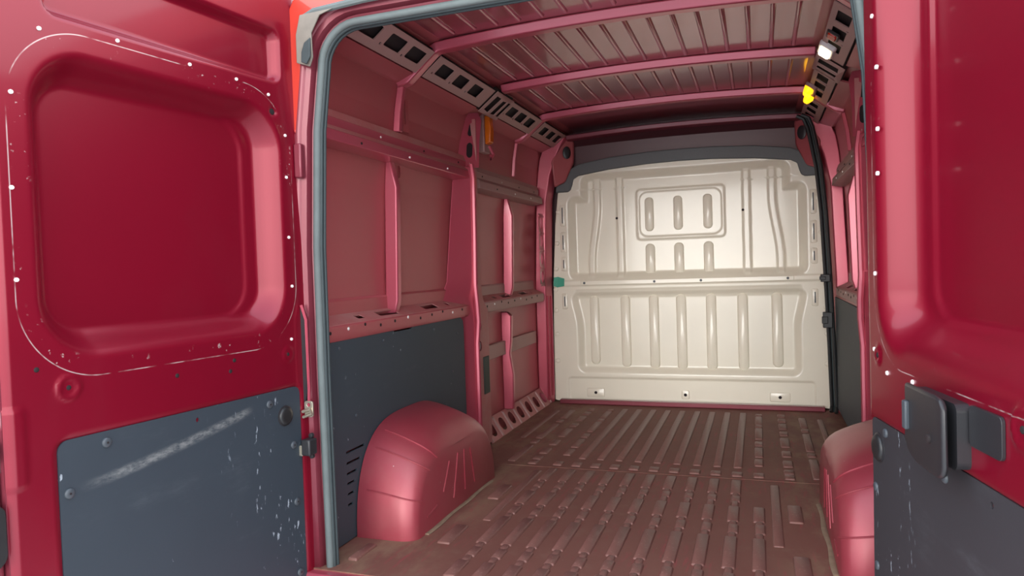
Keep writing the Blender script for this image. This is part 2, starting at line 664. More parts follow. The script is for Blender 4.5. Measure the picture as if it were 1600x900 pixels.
# sloped cant strip between wall and roof
CA, CB = Vector((-0.84, 0, 1.66)), Vector((-0.70, 0, 1.77))
CD = (CB - CA).normalized()
CN = Vector((CD.z, 0, -CD.x))        # points down and into the van


def cant(p, t):
    q = CA + CD * p[1] + CN * t
    return (q.x, p[0], q.z)


B1, B2, B3 = 0.577, 1.303, 2.029
HOLES = [[0.124, 0.30, 0.456], [0.718, 0.89, 1.062], [1.574, 1.722, 1.873], [2.16, 2.31, 2.46]]
BAYS = [(-0.09, B1 - 0.03), (B1 + 0.03, 1.22), (1.48, B3 - 0.03), (B3 + 0.03, 2.54)]


def upper_rail(side, wall, y0, y1, mat_a, mat_b, mat_c, dz=0.0):
    prof = [(-0.915, 1.49), (-0.884, 1.474), (-0.874, 1.446), (-0.876, 1.418), (-0.852, 1.398), (-0.848, 1.362), (-0.90, 1.352), (-0.925, 1.352)]
    prof = [(x, z + dz) for x, z in prof]
    r = wall_part('upper_rail', xz_prism(prof, y0, y1), mat_b, wall, side, bevel=0.003)
    v, f = extrude([(-0.8855, 1.4755 + dz), (-0.8755, 1.4475 + dz), (-0.8735, 1.4485 + dz), (-0.8835, 1.4765 + dz)], lambda p, t: (p[0], t, p[1]), y0 + 0.005, y1 - 0.005)
    wall_part('rail_lip', (v, f), mat_a, r, side)
    v, f = extrude([(-0.875, 1.4175 + dz), (-0.8525, 1.399 + dz), (-0.8505, 1.400 + dz), (-0.873, 1.4195 + dz)], lambda p, t: (p[0], t, p[1]), y0 + 0.005, y1 - 0.005)
    wall_part('rail_step', (v, f), mat_c, r, side)
    for k in range(7):
        y = y0 + 0.10 + (y1 - y0 - 0.2) * k / 6
        me = disc_mesh(0.0045, 0.003, 'white_clip' if k in (2, 3, 5) else 'dark_void')
        x = -0.849 if k % 2 else -0.8755
        z = (1.378 if k % 2 else 1.432) + dz
        o = inst('rail_screw', me, Vector((x if side < 0 else 2 * CX - x, y, z)) - ORIGIN[wall.name], r, (0, -side * PI / 2, 0))
    return r


def belt_rail(side, wall, y0, y1, mat, face_mat):
    top = 0.752
    ow = [(-0.930, y0), (-0.866, y0), (-0.866, y1), (-0.930, y1)]
    L = y1 - y0
    holes = [rrect(-0.897, y0 + L * 0.40, 0.034, 0.15, 0.006, 2), rrect(-0.897, y0 + L * 0.70, 0.034, 0.14, 0.006, 2),
             rrect(-0.897, y0 + L * 0.24, 0.026, 0.05, 0.006, 2), rrect(-0.897, y0 + L * 0.85, 0.024, 0.04, 0.006, 2)]
    r = wall_part('belt_rail', holed(ow, holes, lambda p, t: (p[0], p[1], top - 0.010 + (-0.866 - p[0]) / 0.064 * 0.030 + t), 0.004), mat, wall, side)
    face = [(-0.866, top), (-0.862, top - 0.006), (-0.862, 0.700), (-0.872, 0.690), (-0.868, 0.690), (-0.858, 0.698), (-0.858, top - 0.004), (-0.864, top + 0.003)]
    face = [(-0.868, top - 0.007), (-0.860, top - 0.012), (-0.860, 0.704), (-0.866, 0.690), (-0.872, 0.690), (-0.872, top - 0.008)]
    wall_part('rail_face', xz_prism(face, y0, y1), face_mat, r, side, bevel=0.002)
    back = [(-0.936, top), (-0.927, top), (-0.927, 0.822), (-0.936, 0.832)]
    wall_part('rail_upstand', xz_prism(back, y0, y1), face_mat, r, side, bevel=0.003)
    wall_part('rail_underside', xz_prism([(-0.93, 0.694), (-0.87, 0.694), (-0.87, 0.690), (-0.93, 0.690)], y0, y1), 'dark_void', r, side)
    n = int(L / 0.11)
    for k in range(n):
        y = y0 + 0.06 + k * 0.11
        me = disc_mesh(0.006, 0.002, 'white_clip' if k % 4 == 1 else 'dark_void')
        x = -0.860
        inst('rail_screw', me, Vector((x if side < 0 else 2 * CX - x, y, 0.722 + 0.006 * (k % 3))) - ORIGIN[wall.name], r, (0, -side * PI / 2, 0))
    return r


def hat_post(side, wall, yc, z0, z1, depth, w_base, w_top, mat, slope=0.05, name='post'):
    """upright hat section against the skin, its ends sloping back to the skin"""
    secs = []
    zs = [z0, z0 + slope, z1 - slope * 2.2, z1]
    ds = [depth * 0.75, depth, depth, depth * 0.35]
    V, F = [], []
    for z, d in zip(zs, ds):
        xs = skin_x(z)
        V += [(xs, yc - w_base / 2, z), (xs + d, yc - w_top / 2, z), (xs + d, yc + w_top / 2, z), (xs, yc + w_base / 2, z)]
    for k in range(len(zs) - 1):
        for i in range(4):
            j = (i + 1) % 4
            F.append((k * 4 + i, k * 4 + j, k * 4 + 4 + j, k * 4 + 4 + i))
    F += [(0, 1, 2, 3), tuple(range(len(zs) * 4 - 4, len(zs) * 4))]
    return wall_part(name, (V, F), mat, wall, side, bevel=0.006, seg=3)


def build_wall(side):
    right = side > 0
    wall = empty('wall_right' if right else 'wall_left', (0.95 if right else -0.93, 1.3, 0))
    label(wall, 'red inner side wall of the van with the sliding door' if right else 'red inner side wall of the van, plain side without a door', kind='structure')
    # outer sheet
    th = 0.02
    prof = SKIN + [(x - th, z + 0.012) for x, z in reversed(SKIN)]
    wall_part('outer_skin', xz_prism(prof, Y_REAR - 0.03, Y_FRONT), 'red_skin', wall, side)
    # perforated cant strips with square openings
    for (a, b), hs in zip(BAYS, HOLES):
        ol = [(a, 0.066), (b, 0.066), (b, 0.178), (a, 0.178)]
        holes = []
        for h in hs:
            w = 0.115 if h < 2.1 else 0.10
            holes.append(rrect(h, 0.128, w, 0.056, 0.006, 2))
        for h in hs:
            holes.append(rrect(h - 0.075, 0.10, 0.012, 0.010, 0.003, 2))
        wall_part('cant_strip', holed(ol, holes, cant, 0.004), 'brown_primer', wall, side)
        V, F = [], []
        v1 = [cant((a, 0.064), -0.012), cant((b, 0.064), -0.012), cant((b, 0.180), -0.012), cant((a, 0.180), -0.012)]
        v2 = [cant((a, 0.064), -0.016), cant((b, 0.064), -0.016), cant((b, 0.180), -0.016), cant((a, 0.180), -0.016)]
        wall_part('cant_hole_shade', (v1 + v2, [(0, 1, 2, 3), (4, 5, 6, 7), (0, 1, 5, 4), (2, 3, 7, 6), (1, 2, 6, 5), (3, 0, 4, 7)]), 'dark_void', wall, side)  # near-black sheet added as the shade inside the square openings
        wall_part('cant_lip', extrude([(-0.880, 1.668), (-0.862, 1.672), (-0.797, 1.698), (-0.800, 1.706), (-0.858, 1.682), (-0.880, 1.680)], lambda p, t: (p[0], t, p[1]), a, b), 'red_skin', wall, side)
    # rear bay
    upper_rail(side, wall, -0.06, 1.25, 'red_dusty', 'red_paint', 'red_dusty')
    belt_rail(side, wall, -0.06, 1.20, 'red_dusty', 'red_skin')
    hat_post(side, wall, 0.530, 0.752, 1.362, 0.052, 0.050, 0.034, 'red_paint')
    wall_part('post_flange', holed([(0.55, 0.80), (0.615, 0.80), (0.615, 1.24), (0.66, 1.36), (0.55, 1.36)], [oblong(0.595, 1.20, 0.016, 0.12), oblong(0.595, 1.04, 0.014, 0.06), oblong(0.595, 0.93, 0.014, 0.08), oblong(0.605, 1.325, 0.04, 0.05)],
              lambda p, t: (skin_x(p[1]) + 0.006 + t, p[0], p[1]), 0.003), 'red_skin', wall, side)
    # upper thin post carrying the first roof bow
    V = []
    for z in (1.48, 1.56, 1.66, 1.69):
        xs = skin_x(z)
        V += [(xs, B1 - 0.018, z), (xs + 0.026, B1 - 0.010, z), (xs + 0.026, B1 + 0.014, z), (xs, B1 + 0.035, z)]
    F = [(k * 4 + i, k * 4 + (i + 1) % 4, k * 4 + 4 + (i + 1) % 4, k * 4 + 4 + i) for k in range(3) for i in range(4)] + [(0, 1, 2, 3), (12, 13, 14, 15)]
    wall_part('bow_post', (V, F), 'red_paint', wall, side, bevel=0.004)
    wall_part('bow_post_flange', yz_plate([(B1 + 0.035, 1.49), (B1 + 0.085, 1.49), (B1 + 0.085, 1.64), (B1 + 0.035, 1.64)], [oblong(B1 + 0.055, 1.57, 0.018, 0.10)], -0.882, -0.003), 'red_skin', wall, side)
    # B pillar
    V = []
    for z, ys, yi, xi in ((0.0, 1.10, 1.225, -0.858), (0.66, 1.08, 1.225, -0.850), (0.755, 0.99, 1.225, -0.848), (0.86, 1.09, 1.225, -0.845), (1.34, 1.15, 1.225, -0.842), (1.42, 1.19, 1.225, -0.840)):
        V += [(skin_x(z), ys, z), (xi, yi, z), (xi, yi + 0.02, z), (skin_x(z), yi + 0.02, z)]
    F = [(k * 4 + i, k * 4 + (i + 1) % 4, k * 4 + 4 + (i + 1) % 4, k * 4 + 4 + i) for k in range(5) for i in range(4)] + [(0, 1, 2, 3), (20, 21, 22, 23)]
    bp = wall_part('pillar', (V, F), 'red_paint', wall, side, bevel=0.008, seg=3)
    bead = [(-0.846, 1.238, 0.0), (-0.846, 1.240, 0.55), (-0.838, 1.245, 0.66), (-0.836, 1.232, 0.74), (-0.842, 1.228, 0.84), (-0.838, 1.232, 1.10), (-0.836, 1.236, 1.36), (-0.846, 1.24, 1.43)]
    wall_part('pillar_bead', tube(bead, 0.014, 8, up=(1, 0, 0)), 'red_paint', bp, side, smooth=True)
    hs = [oblong(1.30, 0.63, 0.045, 0.05), oblong(1.30, 0.53, 0.045, 0.05), oblong(1.285, 0.87, 0.022, 0.07), oblong(1.285, 1.30, 0.025, 0.09), oblong(1.275, 1.05, 0.010, 0.012), oblong(1.275, 0.98, 0.010, 0.012), oblong(1.275, 1.15, 0.010, 0.012)]
    ol = [(1.245, 0.02), (1.42, 0.02), (1.42, 0.70), (1.36, 0.76), (1.34, 0.80), (1.33, 1.42), (1.245, 1.44)]
    wall_part('pillar_face', yz_plate(ol, hs, -0.853), 'red_dusty', bp, side)
    wall_part('pillar_return', xz_prism([(-0.853, 0.0), (-0.857, 0.0), (-0.857, 0.0)], 0, 0.001) if False else box(-0.930, -0.857, 1.326, 1.332, 0.80, 1.42), 'red_skin', bp, side)
    wall_part('pillar_return', box(-0.936, -0.857, 1.414, 1.420, 0.02, 0.70), 'red_skin', bp, side)
    for z in (0.63, 0.53):
        me = disc_mesh(0.024, 0.004, 'pale_plug')
        inst('pillar_plug', me, Vector((-0.862 if not right else 2 * CX + 0.862, 1.30, z)) - ORIGIN[wall.name], bp, (0, -side * PI / 2, 0), (1, 0.9, 1))
    wall_part('pillar_pad', box(-0.856, -0.848, 1.33, 1.405, 0.28, 0.47), 'green_pad', bp, side, bevel=0.003)
    # pillar head above the rail: two oblong openings
    up = lambda p, t: (-0.905 + 0.072 * (p[0] / 0.11) + 0.02 * sstep(1.55, 1.70, p[1]) + t, 1.205 + 0.085 * (p[0] / 0.11) + 0.20 * max(0, p[1] - 1.45) + t, p[1])
    outl = [(0.0, 1.42), (0.112, 1.42), (0.110, 1.55), (0.100, 1.66), (0.075, 1.695), (0.030, 1.69), (0.006, 1.63), (0.0, 1.55)]
    wall_part('pillar_head', holed(outl, [oblong(0.058, 1.61, 0.036, 0.070), oblong(0.062, 1.505, 0.040, 0.078)], up, 0.005), 'red_paint', bp, side)
    wall_part('pillar_slot_shade', holed([(0.012, 1.43), (0.104, 1.43), (0.094, 1.65), (0.03, 1.65)], [], up, 0.002), 'dark_void', bp, side).location = (0.005 * side, 0.007, 0)  # dark sheet added so the two slots look shaded inside
    wall_part('pillar_head_side', box(-0.900, -0.836, 1.288, 1.296, 1.42, 1.66), 'red_dusty', bp, side)
    # front bay; on the right the same frame belongs to the sliding door
    fm, fs = ('red_skin', 'brown_primer')
    if right:
        door = empty('door_3', (0.95, 1.95, 0))
        label(door, 'red sliding side door with black lower lining beside the bulkhead', kind='structure')
        host = door
    else:
        host = wall
    upper_rail(side, host, 1.36, 2.46, 'brown_primer', 'brown_primer', 'brown_primer', dz=-0.035)
    belt_rail(side, host, 1.37, 2.46, 'red_dusty', 'brown_primer')
    hat_post(side, host, 1.915, 0.752, 1.33, 0.056, 0.050, 0.028, 'red_paint')
    V = []
    for z in (1.46, 1.56, 1.68):
        xs = skin_x(z)
        V += [(xs, B3 - 0.016, z), (xs + 0.018, B3 - 0.008, z), (xs + 0.018, B3 + 0.010, z), (xs, B3 + 0.02, z)]
    F = [(k * 4 + i, k * 4 + (i + 1) % 4, k * 4 + 4 + (i + 1) % 4, k * 4 + 4 + i) for k in range(2) for i in range(4)] + [(0, 1, 2, 3), (8, 9, 10, 11)]
    wall_part('bow_post', (V, F), 'red_paint', wall, side, bevel=0.003)
    if not right:
        # lower post bows outwards a little in the middle
        V = []
        for z, d, w in ((0.10, 0.055, 0.05), (0.30, 0.062, 0.045), (0.42, 0.045, 0.038), (0.50, 0.055, 0.045), (0.64, 0.06, 0.05), (0.665, 0.03, 0.04)):
            xs = skin_x(z)
            V += [(xs, 1.865 - 0.028, z), (xs + d, 1.865 - w * 0.36, z), (xs + d, 1.865 + w * 0.36, z), (xs, 1.865 + 0.028, z)]
        F = [(k * 4 + i, k * 4 + (i + 1) % 4, k * 4 + 4 + (i + 1) % 4, k * 4 + 4 + i) for k in range(5) for i in range(4)] + [(0, 1, 2, 3), (20, 21, 22, 23)]
        wall_part('post', (V, F), 'red_paint', wall, side, bevel=0.006, seg=3)
        wall_part('cross_brace', box(-0.937, -0.915, 1.42, 2.44, 0.42, 0.50), 'brown_primer', wall, side, bevel=0.004)
        # angled sill plate with oblong drain openings
        pa, pb = Vector((-0.862, 0, 0.0)), Vector((-0.930, 0, 0.105))
        pd = (pb - pa)
        ln = pd.length
        pd = pd / ln
        pn = Vector((pd.z, 0, -pd.x))
        put = lambda p, t: (pa.x + pd.x * p[1] + pn.x * t, p[0], pa.z + pd.z * p[1] + pn.z * t)
        hs = [oblong(1.53 + 0.158 * k, ln * 0.48, 0.085, 0.075) for k in range(7)]
        wall_part('sill_plate', holed([(1.44, 0), (2.56, 0), (2.56, ln), (1.44, ln)], hs, put, 0.004), 'red_dusty', wall, side)
        for k in range(8):
            y = 1.451 + 0.158 * k
            q = [put((y - 0.012, 0.0), 0), put((y + 0.012, 0.0), 0), put((y + 0.010, ln), 0), put((y - 0.010, ln), 0),
                 put((y - 0.007, 0.004), 0.012), put((y + 0.007, 0.004), 0.012), put((y + 0.006, ln - 0.01), 0.012), put((y - 0.006, ln - 0.01), 0.012)]
            wall_part('sill_web', (q, [(4, 5, 6, 7), (0, 1, 5, 4), (1, 2, 6, 5), (2, 3, 7, 6), (3, 0, 4, 7), (3, 2, 1, 0)]), 'brown_primer', wall, side, bevel=0.003)
    # front pillar with four oblong openings
    V = []
    for z, x in ((0.0, -0.868), (0.8, -0.862), (1.35, -0.842), (1.52, -0.81), (1.62, -0.775), (1.70, -0.735), (1.76, -0.70)):
        V += [(min(skin_x(z), x - 0.02), 2.525, z), (x - 0.006, 2.53, z), (x + 0.006, 2.56, z), (x + 0.020, 2.612, z), (min(skin_x(z), x - 0.02), 2.612, z)]
    F = [(k * 5 + i, k * 5 + (i + 1) % 5, k * 5 + 5 + (i + 1) % 5, k * 5 + 5 + i) for k in range(6) for i in range(5)] + [(0, 1, 2, 3, 4), (30, 31, 32, 33, 34)]
    cp = wall_part('front_pillar', (V, F), 'red_paint', wall, side, bevel=0.006, seg=3)
    if not right:
        hs = [oblong(2.475, 0.85 + 0.118 * k, 0.055, 0.075) for k in range(4)]
        wall_part('pillar_ladder', yz_plate([(2.42, 0.79), (2.53, 0.79), (2.53, 1.265), (2.42, 1.265)], hs, -0.872, 0.004), 'red_paint', cp, side)
        for k in range(5):
            wall_part('ladder_rung', box(-0.874, -0.864, 2.425, 2.525, 0.80 + 0.113 * k - 0.008, 0.80 + 0.113 * k + 0.004), 'red_paint', cp, side, bevel=0.002)
        for yy in (2.545, 2.585):
            wall_part('pillar_flute', tube([(-0.866 + (yy - 2.53) * 0.35, yy, 0.05), (-0.864 + (yy - 2.53) * 0.35, yy, 0.72)], 0.006, 6, up=(1, 0, 0)), 'red_paint', cp, side, smooth=True)
    return wall


wall_left = build_wall(-1)
wall_right = build_wall(1)
door_3 = bpy.data.objects['door_3']

# black lower board on the sliding door
v, f = box(0.885, 0.893, 1.43, 2.46, 0.05, 0.69)
add('lining_panel', v, f, 'liner_board', door_3, bevel=0.004)
v, f = box(0.893, 0.915, 1.43, 2.46, 0.04, 0.70)
add('panel_frame', v, f, 'red_skin', door_3)

# ------------------------------------------------------------------ roof
ceiling = empty('ceiling', (CX, 1.3, 1.83))
label(ceiling, 'maroon ribbed sheet metal van roof seen from inside', kind='structure')


def roof_z(x):
    return 1.812 + 0.022 * (1 - ((x - CX) / 0.70) ** 2)


NX = 24
xs = [CX - 0.72 + 1.44 * i / NX for i in range(NX + 1)]
poly = [(x, roof_z(x)) for x in xs] + [(x, roof_z(x) + 0.02) for x in reversed(xs)]
v, f = extrude(poly, lambda p, t: (p[0], t, p[1]), Y_REAR - 0.03, Y_FRONT)
add('roof_skin', v, f, 'red_roof', ceiling, smooth=True)


def bow(yc, with_legs, name='roof_bow', w=0.046, depth=0.036):
    half = []
    for i in range(13):
        x = -0.69 + (0.69 + CX) * i / 12
        half.append((x, 1.772 + 0.026 * (1 - ((x - CX) / 0.706) ** 2)))
    if with_legs:
        half = [(-0.872, 1.652), (-0.842, 1.660), (-0.825, 1.666), (-0.812, 1.676), (-0.72, 1.752), (-0.707, 1.763)] + half
    path = half + [(2 * CX - x, z) for x, z in reversed(half[:-1])]
    V, F = [], []
    m = len(path)
    for i, (x, z) in enumerate(path):
        a = path[max(i - 1, 0)]
        b = path[min(i + 1, m - 1)]
        t = Vector((b[0] - a[0], b[1] - a[1])).normalized()
        nx, nz = -t.y, t.x
        d = depth
        V += [(x + nx * d, yc - w * 0.78, z + nz * d), (x, yc - w / 2, z), (x, yc + w / 2, z), (x + nx * d, yc + w * 0.78, z + nz * d)]
    for i in range(m - 1):
        for k in range(4):
            F.append((i * 4 + k, i * 4 + (k + 1) % 4, i * 4 + 4 + (k + 1) % 4, i * 4 + 4 + k))
    F += [(0, 1, 2, 3), tuple(range(m * 4 - 4, m * 4))]
    o = add(name, V, F, 'red_paint', ceiling, bevel=0.006, seg=3)
    # flange holes along the front edge of the bow
    for k in range(9):
        x = -0.58 + k * 0.149
        inst('bow_hole', disc_mesh(0.006, 0.002, 'dark_void'), Vector((x - CX, yc + w * 0.72 - 1.3, 1.789 + 0.022 * (1 - ((x - CX) / 0.7) ** 2) - 1.83)), o, (PI, 0, 0))
    return o


bow(B1, True)
bow(B2, False)
bow(B3, True)
for (a, b) in ((-0.08, B1 - 0.06), (B1 + 0.06, B2 - 0.06), (B2 + 0.06, B3 - 0.06)):
    for k in range(-7, 8):
        x = CX + 0.088 * k
        me = pad_mesh(0.020, b - a - 0.02, 0.010, 'red_roof', r=0.008, inset=0.005, n=3)
        inst('roof_rib', me, (x - CX, (a + b) / 2 - 1.3, roof_z(x) - 1.83), ceiling, (PI, 0, 0))
# front header
hp = [(-0.70 + 1.432 * i / 16) for i in range(17)]
poly = [(x, 1.748 + 0.022 * (1 - ((x - CX) / 0.716) ** 2)) for x in hp]
V, F = [], []
for x, z in poly:
    V += [(x, 2.54, z + 0.022), (x, 2.546, z - 0.006), (x, 2.585, z - 0.014), (x, 2.60, z + 0.03)]
for i in range(16):
    for k in range(4):
        F.append((i * 4 + k, i * 4 + (k + 1) % 4, i * 4 + 4 + (k + 1) % 4, i * 4 + 4 + k))
F += [(0, 1, 2, 3), (64, 65, 66, 67)]
add('front_header', V, F, 'jamb_paint', ceiling, bevel=0.004)

# ------------------------------------------------------------------ front end above and behind the bulkhead
wf = empty('wall_front', (CX, 2.68, 0))
label(wf, 'dark maroon panel in place of the shaded cab recess above the cream bulkhead', kind='structure')
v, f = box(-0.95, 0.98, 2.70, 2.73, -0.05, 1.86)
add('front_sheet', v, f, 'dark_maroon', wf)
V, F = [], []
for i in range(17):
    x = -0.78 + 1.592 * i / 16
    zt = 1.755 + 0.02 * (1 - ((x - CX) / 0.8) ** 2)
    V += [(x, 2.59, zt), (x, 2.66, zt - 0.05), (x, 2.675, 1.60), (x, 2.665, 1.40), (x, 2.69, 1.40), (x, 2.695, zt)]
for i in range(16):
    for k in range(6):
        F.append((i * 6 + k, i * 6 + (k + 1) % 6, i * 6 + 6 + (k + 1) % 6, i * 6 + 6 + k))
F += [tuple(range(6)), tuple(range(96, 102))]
add('cab_shade_panel', V, F, 'dark_maroon', wf, smooth=True)  # its dark colour stands in for the shade of the deep cab recess
for side in (-1, 1):
    V = [(-0.79, 2.54, 1.44), (-0.72, 2.56, 1.47), (-0.665, 2.60, 1.60), (-0.66, 2.60, 1.74), (-0.73, 2.54, 1.76), (-0.80, 2.52, 1.60)]
    V2 = [(x - 0.01, y + 0.05, z) for x, y, z in V]
    Fq = [(0, 1, 2, 3, 4, 5), (11, 10, 9, 8, 7, 6)] + [(i, (i + 1) % 6, 6 + (i + 1) % 6, 6 + i) for i in range(6)]
    add('corner_gusset', M(side, V + V2), Fq, 'red_skin', wf, bevel=0.012, seg=3)
    inst('gusset_hole', disc_mesh(0.034, 0.006, 'black_plastic'), Vector((-0.70 if side < 0 else 2 * CX + 0.70, 2.552, 1.66)) - ORIGIN['wall_front'], wf, (PI / 2, 0, side * -0.5), (0.8, 1.2, 1))

# ------------------------------------------------------------------ bulkhead
YB = 2.615
bulk = empty('bulkhead', (CX, YB, 0.02))
label(bulk, 'cream painted pressed metal bulkhead closing off the cab', 'bulkhead')


def bulk_depth(x, z):
    """how far the sheet lies behind its flange"""
    X = abs(x - CX)
    d = 0.0
    # upper pan: wide below the shoulders, narrower up to the top edge
    a = sd_rr(X, z, 0, 1.10, 0.745, 0.285, 0.06)
    b = sd_rr(X, z, 0, 1.18, 0.655, 0.345, 0.07)
    s = min(a, b)
    d += 0.050 * (1 - sstep(-0.055, 0.0, s))
    # lower pan
    c1 = sd_rr(X, z, 0, 0.47, 0.70 + 0.035 * sstep(0.5, 0.72, z) , 0.275, 0.06)
    d += 0.036 * (1 - sstep(-0.05, 0.0, c1))
    # kick panel along the floor
    k = sd_rr(X, z, 0, 0.09, 0.775, 0.085, 0.03)
    d += 0.010 * (1 - sstep(-0.015, 0.0, k))
    # cross bar
    d -= 0.008 * (1 - sstep(0.012, 0.022, abs(z - 0.800 - 0.0)))
    # ledge under the bar
    d += 0.006 * sstep(0.70, 0.72, z) * (1 - sstep(0.745, 0.76, z)) * (1 if X < 0.7 else 0)
    # pressed window field
    w = sd_rr(x, z, CX - 0.010, 1.235, 0.280, 0.168, 0.03)
    d -= 0.008 * (1 - sstep(-0.010, 0.0, w))
    w2 = sd_rr(x, z, CX - 0.010, 1.235, 0.262, 0.150, 0.06)
    d += 0.006 * (1 - sstep(-0.010, 0.0, w2))
    # tall ribs of the upper pan
    for rx, bend in ((0.395, 0.0), (0.545, 0.045)):
        c = rx + bend * sstep(1.35, 0.95, z) if bend else rx
        if bend:
            c = rx + bend * (1 - sstep(0.92, 1.32, z))
        r = abs(X - c)
        inz = sstep(0.825, 0.85, z) * (1 - sstep(1.47, 1.49, z))
        d -= 0.014 * (1 - sstep(0.016, 0.027, r)) * inz
    return d


NU, NV = 300, 280
SIDE = [(0.840, 0.010), (0.862, 0.014), (0.862, 0.10), (0.858, 0.50), (0.848, 0.85), (0.826, 1.20), (0.802, 1.400), (0.796, 1.412), (0.735, 1.424), (0.720, 1.440), (0.712, 1.49), (0.700, 1.563)]


def half_width(z):
    for (xa, za), (xb, zb) in zip(SIDE, SIDE[1:]):
        if za <= z <= zb:
            return xa + (xb - xa) * (z - za) / (zb - za)
    return SIDE[0][0] if z < SIDE[0][1] else SIDE[-1][0]


V, F = [], []
for j in range(NV + 1):
    zr = 0.010 + (1.563 - 0.010) * j / NV
    for i in range(NU + 1):
        x = CX + half_width(zr) * (2.0 * i / NU - 1.0)
        z = zr - 0.05 * ((x - CX) / 0.70) ** 2 * sstep(1.43, 1.563, zr)
        V.append((x, YB + bulk_depth(x, z), z))
for j in range(NV):
    for i in range(NU):
        a = j * (NU + 1) + i
        F.append((a, a + 1, a + NU + 2, a + NU + 1))
add('panel_sheet', V, F, 'cream_paint', bulk, smooth=True, angle=70, solid=-0.004, fix=False)


def bulk_bead(x, za, zb, w, h, y, name='bead'):
    me = pad_mesh(w, round(zb - za, 3), h, 'cream_paint', r=w / 2 - 0.002, inset=0.009, n=6)
    return inst(name, me, Vector((x, y, (za + zb) / 2)) - ORIGIN['bulkhead'], bulk, (PI / 2, 0, 0))


for x, za in ((-0.566, 0.255), (-0.359, 0.238), (-0.174, 0.228), (0.0, 0.222), (0.185, 0.224), (0.375, 0.228), (0.576, 0.250)):
    bulk_bead(x, za, 0.715, 0.064, 0.012, YB + 0.036, 'rib')
for x in (-0.189, -0.006, 0.178):
    bulk_bead(x, 1.125, 1.345, 0.058, 0.012, YB + 0.048, 'window_bead')
    bulk_bead(x, 0.835, 1.045, 0.062, 0.012, YB + 0.050, 'short_bead')
# bar with its bolts, bolt tabs at the edges, slots and holes
v, f = box(CX - 0.66, CX + 0.66, YB - 0.014, YB - 0.006, 0.785, 0.815)
add('cross_bar', v, f, 'cream_paint', bulk, bevel=0.004)
for x in (-0.62, -0.16, 0.13, 0.64):
    inst('bar_bolt', disc_mesh(0.008, 0.005, 'rivet_grey'), Vector((x, YB - 0.014, 0.80)) - ORIGIN['bulkhead'], bulk, (PI / 2, 0, 0))
for side in (-1, 1):
    for z in (0.28, 0.46, 0.62, 0.76, 0.90, 1.07, 1.28):
        xx = CX + side * (0.836 - 0.07 * max(0, z - 0.8))
        inst('edge_boss', disc_mesh(0.016, 0.006, 'cream_paint'), Vector((xx, YB, z)) - ORIGIN['bulkhead'], bulk, (PI / 2, 0, 0))
    for z, l in ((1.255, 0.11), (1.075, 0.10), (0.93, 0.06), (0.68, 0.07)):
        xx = CX + side * (0.775)
        me = pad_mesh(0.040, l + 0.04, 0.006, 'cream_paint', r=0.012, inset=0.006)
        b = inst('slot_boss', me, Vector((xx, YB + 0.002, z)) - ORIGIN['bulkhead'], bulk, (PI / 2, 0, 0))
        inst('slot', pad_mesh(0.010, l, 0.0072, 'rivet_grey', r=0.004, inset=0.002), (0, 0, 0), b)
for x, mat, r in ((-0.568, 'dark_void', 0.010), (0.015, 'dark_void', 0.010), (0.582, 'dark_void', 0.010)):
    b = inst('kick_tab', pad_mesh(0.12 if abs(x) > 0.1 else 0.05, 0.06, 0.004, 'cream_paint', r=0.012, inset=0.005), Vector((x, YB + 0.010, 0.068)) - ORIGIN['bulkhead'], bulk, (PI / 2, 0, 0))
    inst('kick_hole', disc_mesh(r, 0.006, mat), (0, 0, 0.002), b)
for x, z in ((-0.40, 1.22), (0.39, 1.23)):
    inst('panel_hole', disc_mesh(0.008, 0.003, 'dark_void'), Vector((x, YB + 0.036, z)) - ORIGIN['bulkhead'], bulk, (PI / 2, 0, 0))

# black trim that caps the bulkhead
trim = empty('trim_1', (CX, 2.60, 1.60))
label(trim, 'dark grey plastic trim strip capping the cream bulkhead', kind='structure')
th = [(0.0, 1.557), (0.2, 1.553), (0.45, 1.537), (0.655, 1.510), (0.690, 1.490), (0.702, 1.445), (0.712, 1.420), (0.73, 1.408), (0.812, 1.408)]
tt = [(0.800, 1.495), (0.765, 1.502), (0.735, 1.525), (0.70, 1.562), (0.655, 1.585), (0.45, 1.615), (0.2, 1.630), (0.0, 1.633)]
ol = [(CX + x, z) for x, z in th] + [(CX + x, z) for x, z in tt]
ol = ol + [(CX - x, z) for x, z in reversed(tt[:-1])] + [(CX - x, z) for x, z in reversed(th[1:])]
v, f = holed(ol, [], lambda p, t: (p[0], YB - 0.018 + t, p[1]), 0.03)
add('trim_strip', v, f, 'black_trim', trim, bevel=0.006, seg=3)

# green tape on the bulkhead's edge
me_v, me_f = holed([(-0.832, 0.785), (-0.806, 0.775), (-0.758, 0.783), (-0.756, 0.833), (-0.80, 0.846), (-0.829, 0.842)], [], lambda p, t: (p[0], YB - 0.012 + 0.01 * math.sin(p[0] * 60) * 0.15 + t, p[1]), 0.003)
o = add('tape_piece', me_v, me_f, 'green_tape')
label(o, 'scrap of green tape stuck to the cream bulkhead edge', 'tape')

